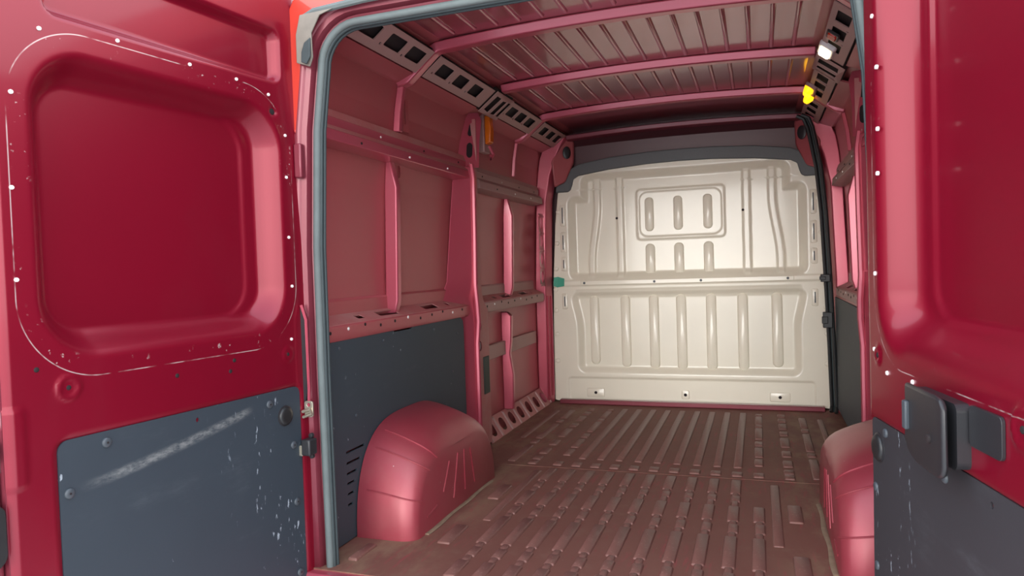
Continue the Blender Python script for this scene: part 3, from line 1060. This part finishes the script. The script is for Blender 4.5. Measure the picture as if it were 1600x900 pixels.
# ------------------------------------------------------------------ wheel housings
def wheel_housing(side):
    t = empty('wheel_housing', (-0.80 if side < 0 else 2 * CX + 0.80, 0.52, 0))
    label(t, 'glossy dark red wheel arch box on the left of the floor, fully visible' if side < 0 else 'dark red wheel arch box half hidden behind the right-hand open door', 'wheel arch', 'wheel arches')
    yc, a = 0.525, 0.405
    n = 48
    secs = []
    for x, H, ins in ((-0.864, 0.380, 0.0), (-0.83, 0.374, 0.0), (-0.79, 0.362, 0.0), (-0.745, 0.345, 0.0), (-0.705, 0.328, 0.002), (-0.685, 0.320, 0.006), (-0.668, 0.313, 0.014), (-0.656, 0.308, 0.025), (-0.648, 0.304, 0.038), (-0.642, 0.302, 0.054)):
        secs.append((x, H, ins))
    V, F = [], []

    def arch(k, H, ins):
        th = PI * k / n
        c, s = math.cos(th), math.sin(th)
        ex, ez = 0.62, 0.86
        y = yc - (a) * math.copysign(abs(c) ** ex, c)
        z = (H) * abs(s) ** ez
        # rounding pulls the profile towards its middle, least at the floor line
        L = math.hypot((y - yc) / a, z / H)
        vx, vz = (yc - y), -(z - 0.0) * 0.9
        m = math.hypot(vx, vz) or 1
        return y + vx / m * ins * (0.75 + 0.25 * s), max(0.0, z + vz / m * ins * (0.35 + 0.65 * s))

    def step(y, z, x):
        # pressed steps run across the rear half
        if z < 0.055:
            return 0.004
        return 0.0
    for x, H, ins in secs:
        for k in range(n + 1):
            y, z = arch(k, H, ins)
            V.append((x, y, z))
    m = n + 1
    for i in range(len(secs) - 1):
        for k in range(n):
            F.append((i * m + k, i * m + k + 1, (i + 1) * m + k + 1, (i + 1) * m + k))
    last = (len(secs) - 1) * m
    # side cap as strips that meet on the floor line
    for k in range(n // 2):
        a0, b0 = last + k, last + n - k
        a1, b1 = last + k + 1, last + n - k - 1
        if a1 == b1:
            F.append((a0, a1, b0))
        else:
            F.append((a0, a1, b1, b0))
    add('arch_shell', M(side, V), F, 'arch_paint', t, smooth=True, angle=60)
    # raised pressings on the shell
    def over(k, i):
        x, H, ins = secs[i]
        y, z = arch(k, H, ins)
        d = Vector((0, y - yc, z * 1.2))
        d.normalize()
        return Vector((x, y, z)) + d * 0.0005 + Vector((0.0005 * (i > 6), 0, 0))
    for kk in (6, 13, 17):
        path = [over(kk, i) for i in range(1, len(secs))]
        wv = M(side, [tuple(p) for p in path])
        vv, ff = tube(wv, 0.0032, 6)
        add('crease', vv, ff, 'arch_paint', t, smooth=True)
    # stiffening beads on the flank
    for (ya, za), (yb, zb) in (((0.36, 0.10), (0.42, 0.20)), ((0.45, 0.05), (0.50, 0.21)), ((0.56, 0.05), (0.56, 0.21)), ((0.66, 0.05), (0.62, 0.20)), ((0.22, 0.055), (0.30, 0.07))):
        vv, ff = tube(M(side, [(-0.642, ya, za), (-0.642, (ya + yb) / 2, (za + zb) / 2), (-0.642, yb, zb)]), 0.004, 6)
        add('flank_bead', vv, ff, 'arch_paint', t, smooth=True)
    # base flange with sealant on the floor
    vv, ff = tube([(-0.636 + 0.003 * math.sin(k * 0.9), 0.20 + 0.042 * k, 0.002) for k in range(16)], 0.010, 8, up=(0, 0, 1))
    add('sealant_seam', M(side, [(a_, b_, c_ * 0.35 + 0.001) for a_, b_, c_ in vv]), ff, 'floor_sealant', t, smooth=True)
    return t


wheel_housing(-1)
wheel_housing(1)

# ------------------------------------------------------------------ black side boards in the rear bay
for side in (-1, 1):
    ol = [(-0.07, 0.004), (1.13, 0.004)] + [(1.13, 0.64), (1.122, 0.675), (1.095, 0.690), (0.60, 0.692), (0.585, 0.684), (0.45, 0.684), (0.43, 0.692), (-0.07, 0.692)]
    hs = []
    for k, (z, l) in enumerate(((0.306, 0.120), (0.268, 0.088), (0.232, 0.062), (0.198, 0.048), (0.162, 0.040), (0.125, 0.030))):
        y = 0.078
        hs.append([(y, z - 0.004), (y + l, z - 0.004), (y + l, z + 0.004), (y, z + 0.004)])
    v, f = yz_plate(ol, hs, -0.868, -0.006)
    o = empty('side_lining', (-0.87 if side < 0 else 2 * CX + 0.87, 0.53, 0))
    label(o, 'dark grey scuffed lower side board behind the left wheel arch' if side < 0 else 'dark grey lower side board behind the right-hand wheel arch', 'lining board', 'rear side boards')
    add('board', M(side, v), f, 'liner_board', o)
    for y, z in ((0.06, 0.665), (0.36, 0.66), (0.80, 0.66), (1.05, 0.62), (0.98, 0.45), (0.15, 0.42)):
        inst('board_rivet', disc_mesh(0.006, 0.003, 'rivet_grey'), Vector((-0.868 if side < 0 else 2 * CX + 0.868, y, z)) - ORIGIN[o.name], o, (0, -side * PI / 2, 0))

# ------------------------------------------------------------------ rear frame and its seal
OL, OR, OT = -0.824, 0.752, 1.676      # opening
frame = empty('door_4', (CX, Y_REAR, 0))
frame.name = 'trim_2'
ORIGIN['trim_2'] = Vector((CX, Y_REAR, 0))
label(frame, 'red painted rear door frame of the van with dusty rubber gutter', kind='structure')


def opening(grow, n=8, r=0.13, zb=-0.06):
    l, rr_, t = OL - grow, OR + grow, OT + grow
    r = r + grow
    pts = [(l + 0.004, zb), (l, 0.6), (l + 0.002, 1.0), (l + 0.020, 1.36)]
    for k in range(n + 1):
        a = math.radians(180 - 90 * k / n)
        pts.append((l + 0.045 + r + r * math.cos(a), t - r + r * math.sin(a)))
    pts.append((CX, t + 0.004))
    for k in range(n + 1):
        a = math.radians(90 - 90 * k / n)
        pts.append((rr_ - 0.035 - r + r * math.cos(a), t - r + r * math.sin(a)))
    pts += [(rr_ - 0.012, 1.36), (rr_, 1.0), (rr_, 0.6), (rr_ - 0.004, zb)]
    return pts


def ring(pa, ya, pb, yb):
    """strip between two matching opening outlines at two depths"""
    n = len(pa)
    V = [(x, ya, z) for x, z in pa] + [(x, yb, z) for x, z in pb]
    F = [(i, i + 1, n + i + 1, n + i) for i in range(n - 1)]
    return V, F


profile = [(0.0, Y_REAR + 0.02), (0.004, Y_REAR - 0.004), (0.018, Y_REAR - 0.010), (0.024, Y_REAR - 0.030), (0.040, Y_REAR - 0.034), (0.052, Y_REAR - 0.046)]
parts = []
for (g0, ya), (g1, yb) in zip(profile, profile[1:]):
    parts.append(ring(opening(g0), ya, opening(g1), yb))
v, f = join(*parts)
add('jamb_channel', v, f, 'jamb_paint', frame, smooth=True, angle=30, solid=0.004)
# outer body edge around it, side posts and roof edge
g = opening(0.050)
outer = [(-0.955, -0.06), (-0.958, 0.6), (-0.955, 0.9), (-0.940, 1.30), (-0.915, 1.56), (-0.885, 1.70), (-0.83, 1.79), (-0.70, 1.855), (-0.3, 1.875), (CX, 1.880)]
outer = outer + [(2 * CX - x, z) for x, z in reversed(outer[:-1])]
plate = outer + list(reversed(g))
for nm, mat, lo, hi, xa, xb in (('roof_edge', 'sunlit_exterior_red', 1.36, 9, -9, 9), ('corner_post', 'jamb_paint', -9, 1.36, -9, 0), ('corner_post', 'jamb_paint', -9, 1.36, 0, 9)):
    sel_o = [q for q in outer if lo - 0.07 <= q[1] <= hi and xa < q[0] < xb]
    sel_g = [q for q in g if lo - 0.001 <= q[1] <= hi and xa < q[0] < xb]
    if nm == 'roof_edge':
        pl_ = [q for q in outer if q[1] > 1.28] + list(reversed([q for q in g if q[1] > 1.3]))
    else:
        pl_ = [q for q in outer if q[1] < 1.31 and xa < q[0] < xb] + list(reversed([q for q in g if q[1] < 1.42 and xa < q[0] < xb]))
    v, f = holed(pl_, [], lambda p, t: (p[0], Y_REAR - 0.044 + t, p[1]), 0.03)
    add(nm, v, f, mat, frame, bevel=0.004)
# gutter rubber along the top and its folded end at the left corner
path = [(-0.815, Y_REAR - 0.052, 1.69), (-0.77, Y_REAR - 0.052, 1.708), (-0.60, Y_REAR - 0.052, 1.718), (-0.3, Y_REAR - 0.052, 1.722), (CX, Y_REAR - 0.052, 1.724), (0.35, Y_REAR - 0.052, 1.722), (0.70, Y_REAR - 0.052, 1.71)]
v, f = tube(path, 0.011, 8, flat=0.8)
add('gutter_rubber', v, f, 'rubber_grey', frame, smooth=True)
poly = [(-0.834, 1.560), (-0.790, 1.545), (-0.775, 1.570), (-0.772, 1.640), (-0.745, 1.690), (-0.70, 1.704), (-0.815, 1.700), (-0.826, 1.640)]
v, f = holed(poly, [], lambda p, t: (p[0], Y_REAR - 0.058 - 0.012 * math.sin((p[1] - 1.55) * 18) + t, p[1]), 0.006)
add('corner_boot', v, f, 'dusty_sealant', frame, smooth=True, bevel=0.002)
poly = [(-0.808, 1.556), (-0.790, 1.548), (-0.776, 1.570), (-0.774, 1.625), (-0.795, 1.612), (-0.806, 1.585)]
v, f = holed(poly, [], lambda p, t: (p[0], Y_REAR - 0.074 + t, p[1]), 0.006)
add('corner_flap', v, f, 'rubber_dark', frame, bevel=0.002)
# jamb fittings
v, f = box(-0.862, -0.836, Y_REAR - 0.056, Y_REAR - 0.036, 1.215, 1.320)
add('jamb_pad', v, f, 'jamb_paint', frame, bevel=0.005)
poly = [(-0.874, 0.50), (-0.862, 0.50), (-0.850, 0.56), (-0.848, 0.78), (-0.862, 0.815), (-0.874, 0.82)]
v, f = holed(poly, [], lambda p, t: (p[0], Y_REAR - 0.052 + t, p[1]), 0.008)
add('jamb_pocket', v, f, 'black_plastic', frame)
v, f = tube([(-0.845, Y_REAR - 0.054, 0.50), (-0.842, Y_REAR - 0.054, 0.57), (-0.843, Y_REAR - 0.054, 0.78), (-0.858, Y_REAR - 0.054, 0.825)], 0.0045, 6)
add('pocket_lip', v, f, 'red_paint', frame, smooth=True)

seal = empty('door_seal', (CX, Y_REAR, -0.05))
label(seal, 'dusty grey rubber seal running round the rear door opening', 'seal')
p = opening(-0.004)
v, f = tube([(x, Y_REAR - 0.016, z) for x, z in p], 0.012, 8)
add('seal_bulb', v, f, 'rubber_grey', seal, smooth=True, angle=60)
p = opening(-0.013)
v, f = tube([(x, Y_REAR - 0.008, z) for x, z in p], 0.0075, 8)
add('seal_grip', v, f, 'rubber_dark', seal, smooth=True, angle=60)
p = opening(-0.017)
v, f = tube([(x, Y_REAR + 0.004, z) for x, z in p], 0.006, 8)
add('seal_lip', v, f, 'rubber_dark', seal, smooth=True, angle=60)

st = empty('latch_bracket', (-0.845, Y_REAR - 0.05, 0.50))
label(st, 'small zinc bracket on the left door jamb above the check strap', 'bracket')
v, f = holed(rrect(-0.842, 0.505, 0.030, 0.050, 0.008, 3), [oblong(-0.842, 0.518, 0.012, 0.012)], lambda p, t: (p[0], Y_REAR - 0.060 + t, p[1]), 0.006)
add('bracket_plate', v, f, 'zinc', st, bevel=0.001)
v, f = tube([(-0.862, Y_REAR - 0.064, 0.497), (-0.832, Y_REAR - 0.064, 0.506), (-0.828, Y_REAR - 0.064, 0.492), (-0.860, Y_REAR - 0.064, 0.480)], 0.005, 6)
add('bracket_loop', v, f, 'zinc', st, smooth=True)
ck = empty('door_check', (-0.845, Y_REAR - 0.05, 0.37))
label(ck, 'black door check block on the left door jamb', 'door check')
v, f = box(-0.858, -0.826, Y_REAR - 0.085, Y_REAR - 0.045, 0.365, 0.415)
add('check_block', v, f, 'black_plastic', ck, bevel=0.005)
v, f = box(-0.872, -0.858, Y_REAR - 0.078, Y_REAR - 0.055, 0.362, 0.395)
add('check_arm', v, f, 'zinc', ck, bevel=0.003)
for z in (0.358, 0.422):
    inst('check_bolt', disc_mesh(0.008, 0.008, 'black_plastic'), Vector((-0.842, Y_REAR - 0.050, z)) - ORIGIN['door_check'], ck, (PI / 2, 0, 0))

# ------------------------------------------------------------------ rear doors
ZD0, ZD1 = -0.30, 1.78


def door(n_, P0, ang, out, depth_fn, u0, u1, text):
    """hinge edge at P0, opened so that it points back and out; local x runs hinge to free edge, w is towards the inside"""
    a = math.radians(ang)
    d = Vector((math.sin(a) * out, -math.cos(a), 0))
    rotz = math.atan2(d.y, d.x)
    root = empty('door_%d' % n_, P0, rotz)
    s = 1.0 if out < 0 else -1.0
    label(root, text, kind='structure')
    NUv = int((u1 - u0) / 0.0065)
    NZv = int((ZD1 - ZD0) / 0.0065)
    V, F = [], []
    for j in range(NZv + 1):
        z = ZD0 + (ZD1 - ZD0) * j / NZv
        for i in range(NUv + 1):
            u = u0 + (u1 - u0) * i / NUv
            e = min(u - u0, u1 - u)
            w = -0.012 * (1 - sstep(0.0, 0.014, e)) - depth_fn(u, z)
            V.append((u, s * w, z))
    m = NUv + 1
    for j in range(NZv):
        for i in range(NUv):
            q = (j * m + i, j * m + i + 1, (j + 1) * m + i + 1, (j + 1) * m + i)
            F.append(q if s < 0 else q[::-1])
    add('inner_skin', V, F, 'red_door_paint' if n_ == 1 else 'red_door_paint_b', root, smooth=True, angle=70, local=True, fix=False)
    v, f = box(u0 + 0.001, u1 - 0.001, min(s * -0.13, s * -0.125), max(s * -0.13, s * -0.125), ZD0, ZD1)
    add('outer_skin', v, f, 'sunlit_exterior_red', root, local=True, fix=False)
    v2, f2 = join(box(u0, u0 + 0.004, min(-s * 0.128, -s * 0.010), max(-s * 0.128, -s * 0.010), ZD0, ZD1),
                  box(u1 - 0.004, u1, min(-s * 0.128, -s * 0.010), max(-s * 0.128, -s * 0.010), ZD0, ZD1),
                  box(u0, u1, min(-s * 0.128, -s * 0.010), max(-s * 0.128, -s * 0.010), ZD1 - 0.004, ZD1))
    add('edge_return', v2, f2, 'jamb_paint', root, local=True, fix=False)
    return root, s


def left_depth(u, z):
    d = 0.0
    m = sd_rr(u, z, 0.452, 1.087, 0.366, 0.338, 0.14)
    d += 0.062 * (1 - sstep(-0.062, 0.0, m))
    m2 = sd_rr(u, z, 0.480, 1.087, 0.300, 0.285, 0.10)
    d += 0.006 * (1 - sstep(-0.012, 0.0, m2))
    up = sd_rr(u, z, 0.425, 1.57, 0.352, 0.082, 0.035)
    d += 0.030 * (1 - sstep(-0.022, 0.0, up))
    pl = sd_rr(u, z, 0.418, 0.13, 0.376, 0.454, 0.028)
    d += 0.007 * (1 - sstep(-0.004, 0.004, pl))
    la = sd_rr(u, z, 0.90, 0.583, 0.050, 0.085, 0.018)
    d -= 0.004 * (1 - sstep(-0.006, 0.0, la))
    c = math.hypot(u - 0.76, z - 0.692) - 0.030
    d -= 0.005 * (1 - sstep(-0.006, 0.0, c)) - 0.004 * (1 - sstep(-0.014, -0.008, c))
    c = math.hypot(u - 0.093, z - 0.681) - 0.024
    d -= 0.004 * (1 - sstep(-0.006, 0.0, c)) - 0.003 * (1 - sstep(-0.014, -0.008, c))
    c = math.hypot(u - 0.111, z - 1.404) - 0.017
    d += 0.006 * (1 - sstep(-0.008, 0.0, c))
    return d


L_P0, L_ANG = (-0.86, -0.12, 0.0), 6.0
dl, s = door(1, L_P0, L_ANG, -1, left_depth, -0.004, 0.892, 'open red rear door on the left with one dark lining board')


def on_door(root, s, name, me, u, z, w, parent=None, scale=(1, 1, 1)):
    par = parent or root
    return inst(name, me, (u, s * w, z), par, (-s * PI / 2, 0, 0), scale)


def door_board(root, s, ol, holes, mat, w0=-0.0068, th=0.004):
    v, f = holed(ol, holes, lambda p, t: (p[0], s * (w0 + t), p[1]), th)
    return add('lining_panel', v, f, mat, root, local=True)


pb = door_board(dl, s, rrect(0.418, 0.13, 0.742, 0.898, 0.024, 4), [oblong(0.427, 0.552, 0.010, 0.012)], 'liner_door_board')
pb['label'] = 'dark slate grey lining board with a long pale scuff'
for u, z in ((0.678, 0.553), (0.768, 0.463), (0.174, 0.544), (0.082, 0.403), (0.078, 0.228), (0.076, 0.010)):
    o = on_door(dl, s, 'rivet', disc_mesh(0.0115, 0.005, 'rivet_grey'), u, z, -0.003, pb)
    on_door(dl, s, 'rivet_pin', disc_mesh(0.003, 0.0062, 'dark_void'), u, z, -0.003, pb)
o = on_door(dl, s, 'plug', disc_mesh(0.027, 0.010, 'rubber_black', 20, 0.55), 0.112, 0.498, -0.003, pb)
on_door(dl, s, 'plug_rim', disc_mesh(0.031, 0.004, 'black_plastic', 20, 0.8), 0.112, 0.498, -0.003, pb)
for u, z in ((0.784, 1.454), (0.605, 1.477), (0.404, 1.471), (0.249, 1.468), (0.129, 1.45), (0.067, 1.34), (0.069, 1.214), (0.069, 1.033), (0.064, 0.885), (0.076, 0.725), (0.847, 1.309), (0.855, 1.115), (0.855, 0.928)):
    on_door(dl, s, 'clip', disc_mesh(0.0046, 0.004, 'white_clip'), u, z, 0.0)
for u, z in ((0.825, 0.740), (0.485, 0.676), (0.315, 0.662), (0.76, 0.692), (0.093, 0.681), (0.30, 0.69)):
    on_door(dl, s, 'hole', disc_mesh(0.0055, 0.002, 'dark_void'), u, z, 0.0)
on_door(dl, s, 'hole', disc_mesh(0.010, 0.002, 'dark_void'), 0.111, 1.404, -0.006)
# latch and black edge buffer on the free edge
v, f = holed(rrect(0.905, 0.585, 0.050, 0.09, 0.01, 3), [], lambda p, t: (p[0], s * (-0.05 + t), p[1]), 0.03)
add('latch_recess', v, f, 'dark_maroon', dl, local=True, bevel=0.004)
v, f = tube([(0.905, s * -0.018, 0.57), (0.912, s * -0.012, 0.585), (0.905, s * -0.018, 0.602)], 0.009, 8)
add('latch_claw', v, f, 'zinc', dl, local=True, smooth=True)
v, f = box(0.893, 0.93, min(-s * 0.12, -s * 0.02), max(-s * 0.12, -s * 0.02), ZD0, 0.54)
add('edge_flange', v, f, 'jamb_paint', dl, local=True, bevel=0.008, seg=3)
v, f = box(0.893, 0.93, min(-s * 0.12, -s * 0.02), max(-s * 0.12, -s * 0.02), 0.66, ZD1)
add('edge_flange', v, f, 'jamb_paint', dl, local=True, bevel=0.008, seg=3)
v, f = holed(rrect(0.925, 0.42, 0.055, 0.13, 0.026, 5), [], lambda p, t: (p[0], s * (-0.022 + t), p[1]), 0.022)
add('edge_buffer', v, f, 'rubber_black', dl, local=True, bevel=0.006)


def right_depth(u, z):
    d = 0.0
    m = sd_rr(u, z, 0.485, 1.28, 0.42, 0.58, 0.14)
    d += 0.070 * (1 - sstep(-0.090, 0.0, m))
    m2 = sd_rr(u, z, 0.50, 1.28, 0.325, 0.505, 0.09)
    d += 0.010 * (1 - sstep(-0.020, 0.0, m2))
    pl = sd_rr(u, z, 0.43, 0.085, 0.428, 0.464, 0.02)
    d += 0.007 * (1 - sstep(-0.004, 0.004, pl))
    c = math.hypot(u - 0.655, z - 0.663) - 0.035
    d -= 0.004 * (1 - sstep(-0.006, 0.0, c)) - 0.003 * (1 - sstep(-0.014, -0.008, c))
    c = math.hypot(u - 0.061, z - 0.695) - 0.022
    d -= 0.004 * (1 - sstep(-0.006, 0.0, c)) - 0.003 * (1 - sstep(-0.014, -0.008, c))
    return d


R_P0, R_ANG = (0.714, -0.165, 0.0), 10.0
dr, s = door(2, R_P0, R_ANG, 1, right_depth, -0.008, 0.90, 'open red rear door on the right with black pull handle')
pb = door_board(dr, s, rrect(0.43, 0.085, 0.848, 0.922, 0.016, 4), [oblong(0.555, 0.52, 0.010, 0.012)], 'liner_right_board')
pb['label'] = 'black scratched lining board'
on_door(dr, s, 'plug', disc_mesh(0.030, 0.010, 'rubber_black', 20, 0.55), 0.048, 0.482, -0.003, pb)
on_door(dr, s, 'plug_rim', disc_mesh(0.034, 0.004, 'black_plastic', 20, 0.8), 0.048, 0.482, -0.003, pb)
for u, z in ((0.093, 0.525), (0.025, 0.385), (0.025, 0.20), (0.39, 0.515)):
    on_door(dr, s, 'rivet', disc_mesh(0.0105, 0.005, 'rivet_grey'), u, z, -0.003, pb)
for u, z in ((0.063, 1.451), (0.085, 1.333), (0.085, 1.198), (0.080, 1.101), (0.054, 0.879), (0.040, 0.706), (0.119, 0.663), (0.258, 0.666), (0.485, 0.662)):
    on_door(dr, s, 'clip', disc_mesh(0.005, 0.004, 'white_clip'), u, z, 0.0)
on_door(dr, s, 'hole', disc_mesh(0.006, 0.002, 'dark_void'), 0.655, 0.663, 0.001)
on_door(dr, s, 'hole', disc_mesh(0.006, 0.002, 'dark_void'), 0.061, 0.695, 0.001)
# black pull cup: a plate standing off the door on a hollow wall
hp_ = empty('pull_handle', (0, 0, 0))
hp_.parent = dr
ORIGIN[hp_.name] = None
hp_['label'] = 'black plastic pull handle plate'
ol = [(0.290, 0.672), (0.462, 0.678), (0.486, 0.675), (0.500, 0.660), (0.502, 0.562), (0.496, 0.547), (0.478, 0.538), (0.35, 0.530), (0.305, 0.540), (0.286, 0.565)]
v, f = holed(ol, [], lambda p, t: (p[0], s * (0.018 + t + 0.018 * sstep(0.28, 0.50, p[0])), p[1]), 0.010)
add('handle_plate', v, f, 'black_plastic', hp_, local=True, bevel=0.005, seg=3)
ring_o, ring_i = rrect(0.402, 0.612, 0.190, 0.112, 0.014, 5), []
v, f = holed(ring_o, ring_i, lambda p, t: (p[0], s * (-0.004 + t), p[1]), 0.026)
add('handle_wall', v, f, 'black_plastic', hp_, local=True)
v, f = box(0.300, 0.318, min(s * 0.028, s * 0.038), max(s * 0.028, s * 0.038), 0.585, 0.640)
add('handle_lever', v, f, 'rivet_grey', hp_, local=True, bevel=0.003)
inst('handle_screw', disc_mesh(0.008, 0.004, 'dark_void'), (0.440, s * 0.0435, 0.598), hp_, (-s * PI / 2, 0, 0))
v, f = holed(rrect(0.554, 0.636, 0.104, 0.068, 0.010, 4), [], lambda p, t: (p[0], s * (0.0 + t), p[1]), 0.006)
cv = add('blank_cover', v, f, 'black_plastic', dr, local=True, bevel=0.003)
cv['label'] = 'square black blanking cover'

# ------------------------------------------------------------------ lamps
def cant_frame(side, y, dist, lift=0.006):
    """rotation that lays local z on the inward normal of the cant strip, local y along the van"""
    q = CA + CD * dist + CN * lift
    n = Vector((CN.x, 0, CN.z))
    if side > 0:
        q = Vector((2 * CX - q.x, 0, q.z))
        n = Vector((-n.x, 0, n.z))
    yv = Vector((0, 1, 0))
    xv = yv.cross(n)
    R = Matrix((xv, yv, n)).transposed()
    return Vector((q.x, y, q.z)), R.to_euler()


lp = empty('interior_lamp')
loc, eul = cant_frame(1, 1.125, 0.150)
lp.location, lp.rotation_euler = loc, eul
ORIGIN[lp.name] = None
label(lp, 'lit white interior lamp set in the roof edge on the right', 'lamp')
v, f = pad(0.072, 0.135, 0.012, 0.014, 0.006, 4, 0.006)
add('lamp_housing', v, f, 'white_clip', lp, local=True, smooth=True)
v, f = pad(0.050, 0.105, 0.010, 0.012, 0.004, 4, 0.0)
add('lamp_lens', [(x, y, z + 0.010) for x, y, z in v], f, 'lamp_white_lit', lp, local=True, smooth=True)

rl = empty('red_reflector')
loc, eul = cant_frame(1, 0.93, 0.145)
rl.location, rl.rotation_euler = loc, eul
ORIGIN[rl.name] = None
label(rl, 'small orange red lens beside the lit white roof lamp', 'reflector')
v, f = pad(0.052, 0.085, 0.010, 0.010, 0.005, 4, 0.006)
add('reflector_frame', [(x, y, z * 0.5) for x, y, z in v], f, 'black_plastic', rl, local=True, smooth=True)
v, f = pad(0.040, 0.060, 0.010, 0.010, 0.005, 4, 0.0)
add('reflector_lens', v, f, 'red_lens', rl, local=True, smooth=True)


def amber(side, y, z, x, mats, name, text, h):
    t = empty(name, (x, y, z))
    label(t, text, 'indicator lamp')
    k = 1 if side > 0 else -1
    # tapering lens block on a bracket
    prof = [(0.0, 0.0), (0.030, 0.010), (0.034, h * 0.5), (0.028, h), (0.0, h * 1.02)]
    if mats == 'amber_lit':
        for dz, dy in ((0.0, 0.06), (h * 1.05, 0.0)):
            V, F = extrude([(px, pz) for px, pz in prof], lambda p, tt: (x - k * p[0] + k * 0.010, y + dy + tt, z + dz + p[1]), 0.0, 0.055)
            add('amber_lens', V, F, mats, t, bevel=0.006, seg=3)
        v, f = box(min(x, x + k * 0.05), max(x, x + k * 0.05), y + 0.01, y + 0.16, z - 0.01, z + h * 2.2)
        add('lamp_backplate', v, f, 'brown_primer', t, bevel=0.004)
    else:
        V, F = extrude(prof, lambda p, tt: (x - k * p[0], y + tt, z + p[1]), 0.0, 0.05)
        add('amber_lens', V, F, mats, t, bevel=0.006, seg=3)
        v, f = box(min(x, x + k * 0.035), max(x, x + k * 0.035), y - 0.01, y + 0.07, z - 0.04, z + h + 0.02)
        add('lamp_backplate', v, f, 'brown_primer', t, bevel=0.004)
        v, f = tube([(x - k * 0.012, y + 0.03, z - 0.005), (x - k * 0.03, y + 0.04, z - 0.05), (x - k * 0.02, y + 0.02, z - 0.075), (x - k * 0.03, y, z - 0.06)], 0.008, 6)
        add('lamp_bracket', v, f, 'red_paint', t, smooth=True)
    return t


amber(-1, 1.42, 1.555, -0.838, 'amber_lens', 'side_indicator', 'unlit amber lens high on the left wall by the middle pillar', 0.145)
al = empty('side_indicator')
loc, eul = cant_frame(1, 1.90, 0.165, 0.010)
al.location, al.rotation_euler = loc, eul
ORIGIN[al.name] = None
label(al, 'glowing yellow pair of lenses high on the right wall', 'indicator lamp')
v, f = pad(0.062, 0.27, 0.008, 0.014, 0.006, 4, 0.006)
add('lamp_backplate', v, f, 'brown_primer', al, local=True, smooth=True)
for dy, dx in ((-0.065, 0.004), (0.075, -0.008)):
    v, f = pad(0.050, 0.105, 0.030, 0.020, 0.014, 5, 0.0)
    add('amber_lens', [(x + dx, y + dy, z + 0.006) for x, y, z in v], f, 'amber_lit', al, local=True, smooth=True)

# torn brackets hanging where the middle bow meets the wall
for side in (-1, 1):
    x = -0.80 if side < 0 else 2 * CX + 0.80
    t = empty('bow_bracket', (x, 1.36, 1.70))
    label(t, 'dark perforated bracket between the cant strips on the left wall' if side < 0 else 'dark perforated bracket behind the lit roof lamp', 'bracket')
    ol = [(1.23, 0.05), (1.47, 0.05), (1.47, 0.185), (1.23, 0.185)]
    hs = [[(1.25, 0.075), (1.30, 0.07), (1.305, 0.165), (1.255, 0.165)], [(1.325, 0.07), (1.375, 0.075), (1.38, 0.165), (1.33, 0.16)], [(1.40, 0.075), (1.45, 0.07), (1.455, 0.165), (1.405, 0.165)]]
    v, f = holed(ol, hs, lambda p, tt: cant(p, 0.008 + 0.012 * math.sin((p[0] - 1.23) * 13) + tt), 0.004)
    add('bracket_plate', M(side, v), f, 'brown_primer', t)
    v = [cant((1.22, 0.05), -0.01), cant((1.48, 0.05), -0.01), cant((1.48, 0.19), -0.01), cant((1.22, 0.19), -0.01)]
    v += [cant((1.22, 0.05), -0.015), cant((1.48, 0.05), -0.015), cant((1.48, 0.19), -0.015), cant((1.22, 0.19), -0.015)]
    add('bracket_hole_shade', M(side, v), [(0, 1, 2, 3), (4, 5, 6, 7), (0, 1, 5, 4), (2, 3, 7, 6), (1, 2, 6, 5), (3, 0, 4, 7)], 'dark_void', t)  # black sheet painted as the shade seen through the bracket openings

# ------------------------------------------------------------------ sliding door rubber at the bulkhead corner
ss = empty('sliding_door_seal', (0.86, 2.46, 0.0))
label(ss, 'black double rubber seal standing beside the bulkhead on the right', 'seal')
pth = [(0.70, 2.45, 1.74), (0.738, 2.45, 1.72), (0.759, 2.45, 1.665), (0.780, 2.45, 1.55), (0.799, 2.45, 1.442), (0.821, 2.45, 1.184), (0.837, 2.45, 0.815), (0.850, 2.45, 0.409), (0.858, 2.45, 0.06), (0.85, 2.42, 0.03)]
v, f = tube(pth, 0.011, 8)
add('seal_bulb', v, f, 'rubber_black', ss, smooth=True)
v, f = tube([(x + 0.024, y - 0.03, z) for x, y, z in pth], 0.010, 8)
add('seal_lip', v, f, 'rubber_black', ss, smooth=True)
v, f = tube([(x + 0.013, y + 0.005, z) for x, y, z in pth], 0.006, 6)
add('seal_grip', v, f, 'rubber_dark', ss, smooth=True)
for z, x in ((0.80, 0.838), (0.56, 0.846)):
    h = 0.022 if z > 0.7 else 0.045
    v, f = box(x - 0.030, x + 0.020, 2.40, 2.44, z - h, z + h)
    o = add('seal_clip', v, f, 'black_plastic', ss, bevel=0.004)
    v, f = box(x - 0.036, x - 0.004, 2.394, 2.42, z - h * 0.45, z + h * 0.45)
    add('clip_tongue', v, f, 'rubber_black', o, bevel=0.003)
